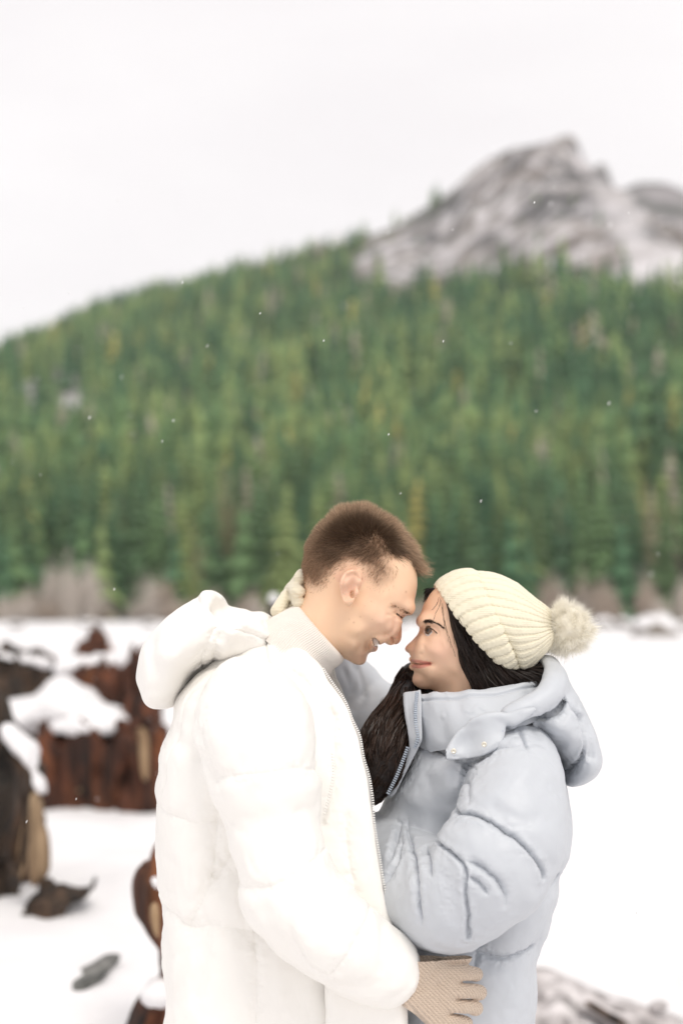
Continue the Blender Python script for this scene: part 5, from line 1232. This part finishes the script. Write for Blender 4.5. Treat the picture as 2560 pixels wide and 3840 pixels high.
wood('plank', s2([(205, 90), (222, 110), (200, 330), (135, 650), (103, 650), (150, 340)]), 5.3, .025, pale_w, D, R=.02, amp=.006, seed=14, h=.012)
wood('plank', s2([(228, 400), (236, 560), (185, 700), (150, 650)]), 5.3, .025, pale_w, D, R=.02, amp=.006, seed=15, h=.012)
# root running along the snow
E = empty('exposed_root', base_of(200, 5.2)); tag(E, 'dark broken root lying on the snow below the split planks', 'root')
dE = fit_d(150, 3470)
wood('root', s2([(262, 790), (350, 738), (420, 722), (560, 755), (700, 768), (760, 740), (800, 692), (822, 712), (765, 795), (640, 835), (560, 880), (520, 965), (400, 1012), (330, 1064), (218, 1110), (208, 900)]), dE + .22, .16, dark_w, E, R=.03, amp=.020, seed=16, fib=True, h=.011)
wood('splinter', s2([(300, 1060), (335, 1075), (350, 1110), (440, 1105), (375, 1155), (300, 1170), (285, 1120)]), dE + .02, .05, dark_w, E, R=.03, amp=.012, seed=18, fib=False, h=.012)
# flat stone
dF = fit_d(320, 3705)
Fs_ = empty('flat_stone', base_of(330, dF)); tag(Fs_, 'flat grey stone half buried in the snow', 'stone')
wood('stone', s2([(470, 1575), (555, 1475), (700, 1388), (830, 1332), (985, 1338), (1003, 1385), (930, 1448), (850, 1535), (765, 1628), (700, 1640), (600, 1590)]), dF + .16, .20, stone_m, Fs_, R=.05, amp=.014, seed=20, fib=False, h=.012)
# narrow broken stump right behind the man's back
G = empty('tree_stump', base_of(610, 3.9)); tag(G, 'narrow broken red stump standing against the back of the white coat', 'stump')
wood('trunk', s2([(1360, 360), (1315, 500), (1285, 605), (1222, 560), (1182, 600), (1175, 740), (1205, 950), (1252, 985), (1290, 1150), (1328, 1290), (1335, 1400), (1290, 1490), (1250, 1625), (1170, 1745), (1095, 1900), (1080, 2100), (1900, 2100), (1800, 1200), (1560, 500)]), 3.9, .16, red_b, G, R=.06, amp=.016, seed=21, h=.012)
wood('splinter', s2([(1262, 870), (1300, 850), (1345, 900), (1350, 1050), (1350, 1260), (1300, 1150), (1262, 1000)]), 3.72, .03, pale_w, G, R=.03, amp=.006, seed=22, h=.010)
snow_on(s2([(1250, 1610), (1310, 1580), (1400, 1610), (1420, 1700), (1300, 1760), (1220, 1740), (1200, 1690)]), 3.76, .05, G, .02, .03, seed=23, h=.009)
snow_on(s2([(1255, 640), (1300, 620), (1340, 700), (1345, 790), (1300, 760), (1270, 690)]), 3.74, .04, G, .015, .02, seed=24, h=.008)
# silver driftwood log on the right
H = empty('driftwood_log', base_of(2350, 5.3)); tag(H, 'bleached grey driftwood log lying in the snow beside the woman', 'log')
wood('log', q4([(150, 1560), (245, 1505), (400, 1532), (560, 1580), (700, 1640), (900, 1732), (1100, 1790), (1300, 1880), (1600, 1965), (2000, 2080), (2400, 2250), (2000, 2330), (1400, 2250), (1000, 2080), (760, 1960), (560, 1880), (330, 1960), (240, 1900), (160, 1800)]), 5.35, .20, grey_w, H, R=.10, amp=.012, seed=25, fib=False, h=.016)
wood('root', q4([(150, 1800), (300, 1830), (420, 1790), (560, 1830), (640, 1960), (800, 2060), (760, 2300), (150, 2300)]), 5.15, .12, grey_w, H, R=.06, amp=.022, seed=26, fib=False, h=.014)
wood('root', q4([(1250, 1840), (1400, 1800), (1440, 1820), (1380, 1870), (1300, 1880)]), 5.3, .06, grey_w, H, R=.05, amp=.01, seed=27, fib=False, h=.012)
wood('root', q4([(640, 1760), (760, 1800), (900, 1880), (1010, 1950), (1120, 2010), (1050, 2030), (900, 1960), (720, 1850)]), 5.14, .05, dark_w, H, R=.03, amp=.01, seed=28, fib=False, h=.012)
# old snow capped snag beyond the man's neck
K_ = empty('snag', base_of(1022, 9)); tag(K_, 'slender snow capped snag just beyond the gloved hand', 'stump')
wood('trunk', [(1000, 2290), (1006, 2250), (1018, 2232), (1036, 2236), (1044, 2260), (1050, 2500), (1070, 3000), (990, 3000), (995, 2500)], 9, .06, dark_w, K_, R=.04, amp=.012, seed=29)
snow_on([(1004, 2262), (1010, 2232), (1024, 2222), (1040, 2232), (1046, 2275), (1030, 2262)], 8.97, .07, K_, .03, .006, seed=30, h=.012)

# ================================================================== AIR: haze and falling snow
def box_mesh(name, lo, hi):
    V = [(x, y, z) for x in (lo[0], hi[0]) for y in (lo[1], hi[1]) for z in (lo[2], hi[2])]
    F = [(0, 1, 3, 2), (4, 6, 7, 5), (0, 4, 5, 1), (2, 3, 7, 6), (0, 2, 6, 4), (1, 5, 7, 3)]
    return new_mesh(name, np.array(V), np.array(F), smooth=False)
hz = link('haze', box_mesh('haze', (-1600, -40, -6), (1600, 3600, 520))); tag(hz, 'thin pale winter haze over the valley', 'haze', kind='stuff')
hm = bpy.data.materials.new('haze'); hm.use_nodes = True; hm.node_tree.nodes.clear()
ho = hm.node_tree.nodes.new('ShaderNodeOutputMaterial'); pv = hm.node_tree.nodes.new('ShaderNodeVolumePrincipled')
pv.inputs['Density'].default_value = HAZE_D = .00009; pv.inputs['Color'].default_value = (.93, .94, .97, 1); pv.inputs['Anisotropy'].default_value = 0.0
hm.node_tree.links.new(pv.outputs[0], ho.inputs['Volume']); hz.data.materials.append(hm)
# snowflakes drifting between the lens and the forest, each a short falling fleck
q = np.random.default_rng(9); Vs, Fs, off = [], [], 0
for i in range(170):
    d = q.uniform(1.2, 2.9) if i < 70 else q.uniform(2.9, 9)
    c = P(q.uniform(0, 2560), q.uniform(500, 3800), d - CAMD)
    fx, fy = 1280 + c[0] * FPX / d, HZ - (c[2] - CAMZ) * FPX / d
    if d < 2.9 and 480 < fx < 2300 and fy > 1880: continue      # none between the lens and the couple
    L = q.uniform(.0011, .0035) * (d / 2.2) ** .4; r = q.uniform(.0007, .0011) * (d / 2.2) ** .4
    ax = np.array([.35, 0, 1.0]) + q.normal(size=3) * .15; ax /= np.linalg.norm(ax)
    s_ = np.cross(ax, [0, 1, 0]); s_ /= np.linalg.norm(s_); t_ = np.cross(ax, s_)
    Vs.append(np.array([c + ax * L, c - ax * L, c + s_ * r, c - s_ * r, c + t_ * r, c - t_ * r]))
    Fs.append(np.array([(0, 2, 4), (0, 4, 3), (0, 3, 5), (0, 5, 2), (1, 4, 2), (1, 3, 4), (1, 5, 3), (1, 2, 5)]) + off); off += 6
fl = M('snowflake'); fl.color((.9, .9, .9)).set(Roughness=.7)
tag(link('falling_snow', new_mesh('falling_snow', np.concatenate(Vs), np.concatenate(Fs)), fl.m), 'fine white snowflakes falling through the air', 'snow', kind='stuff')
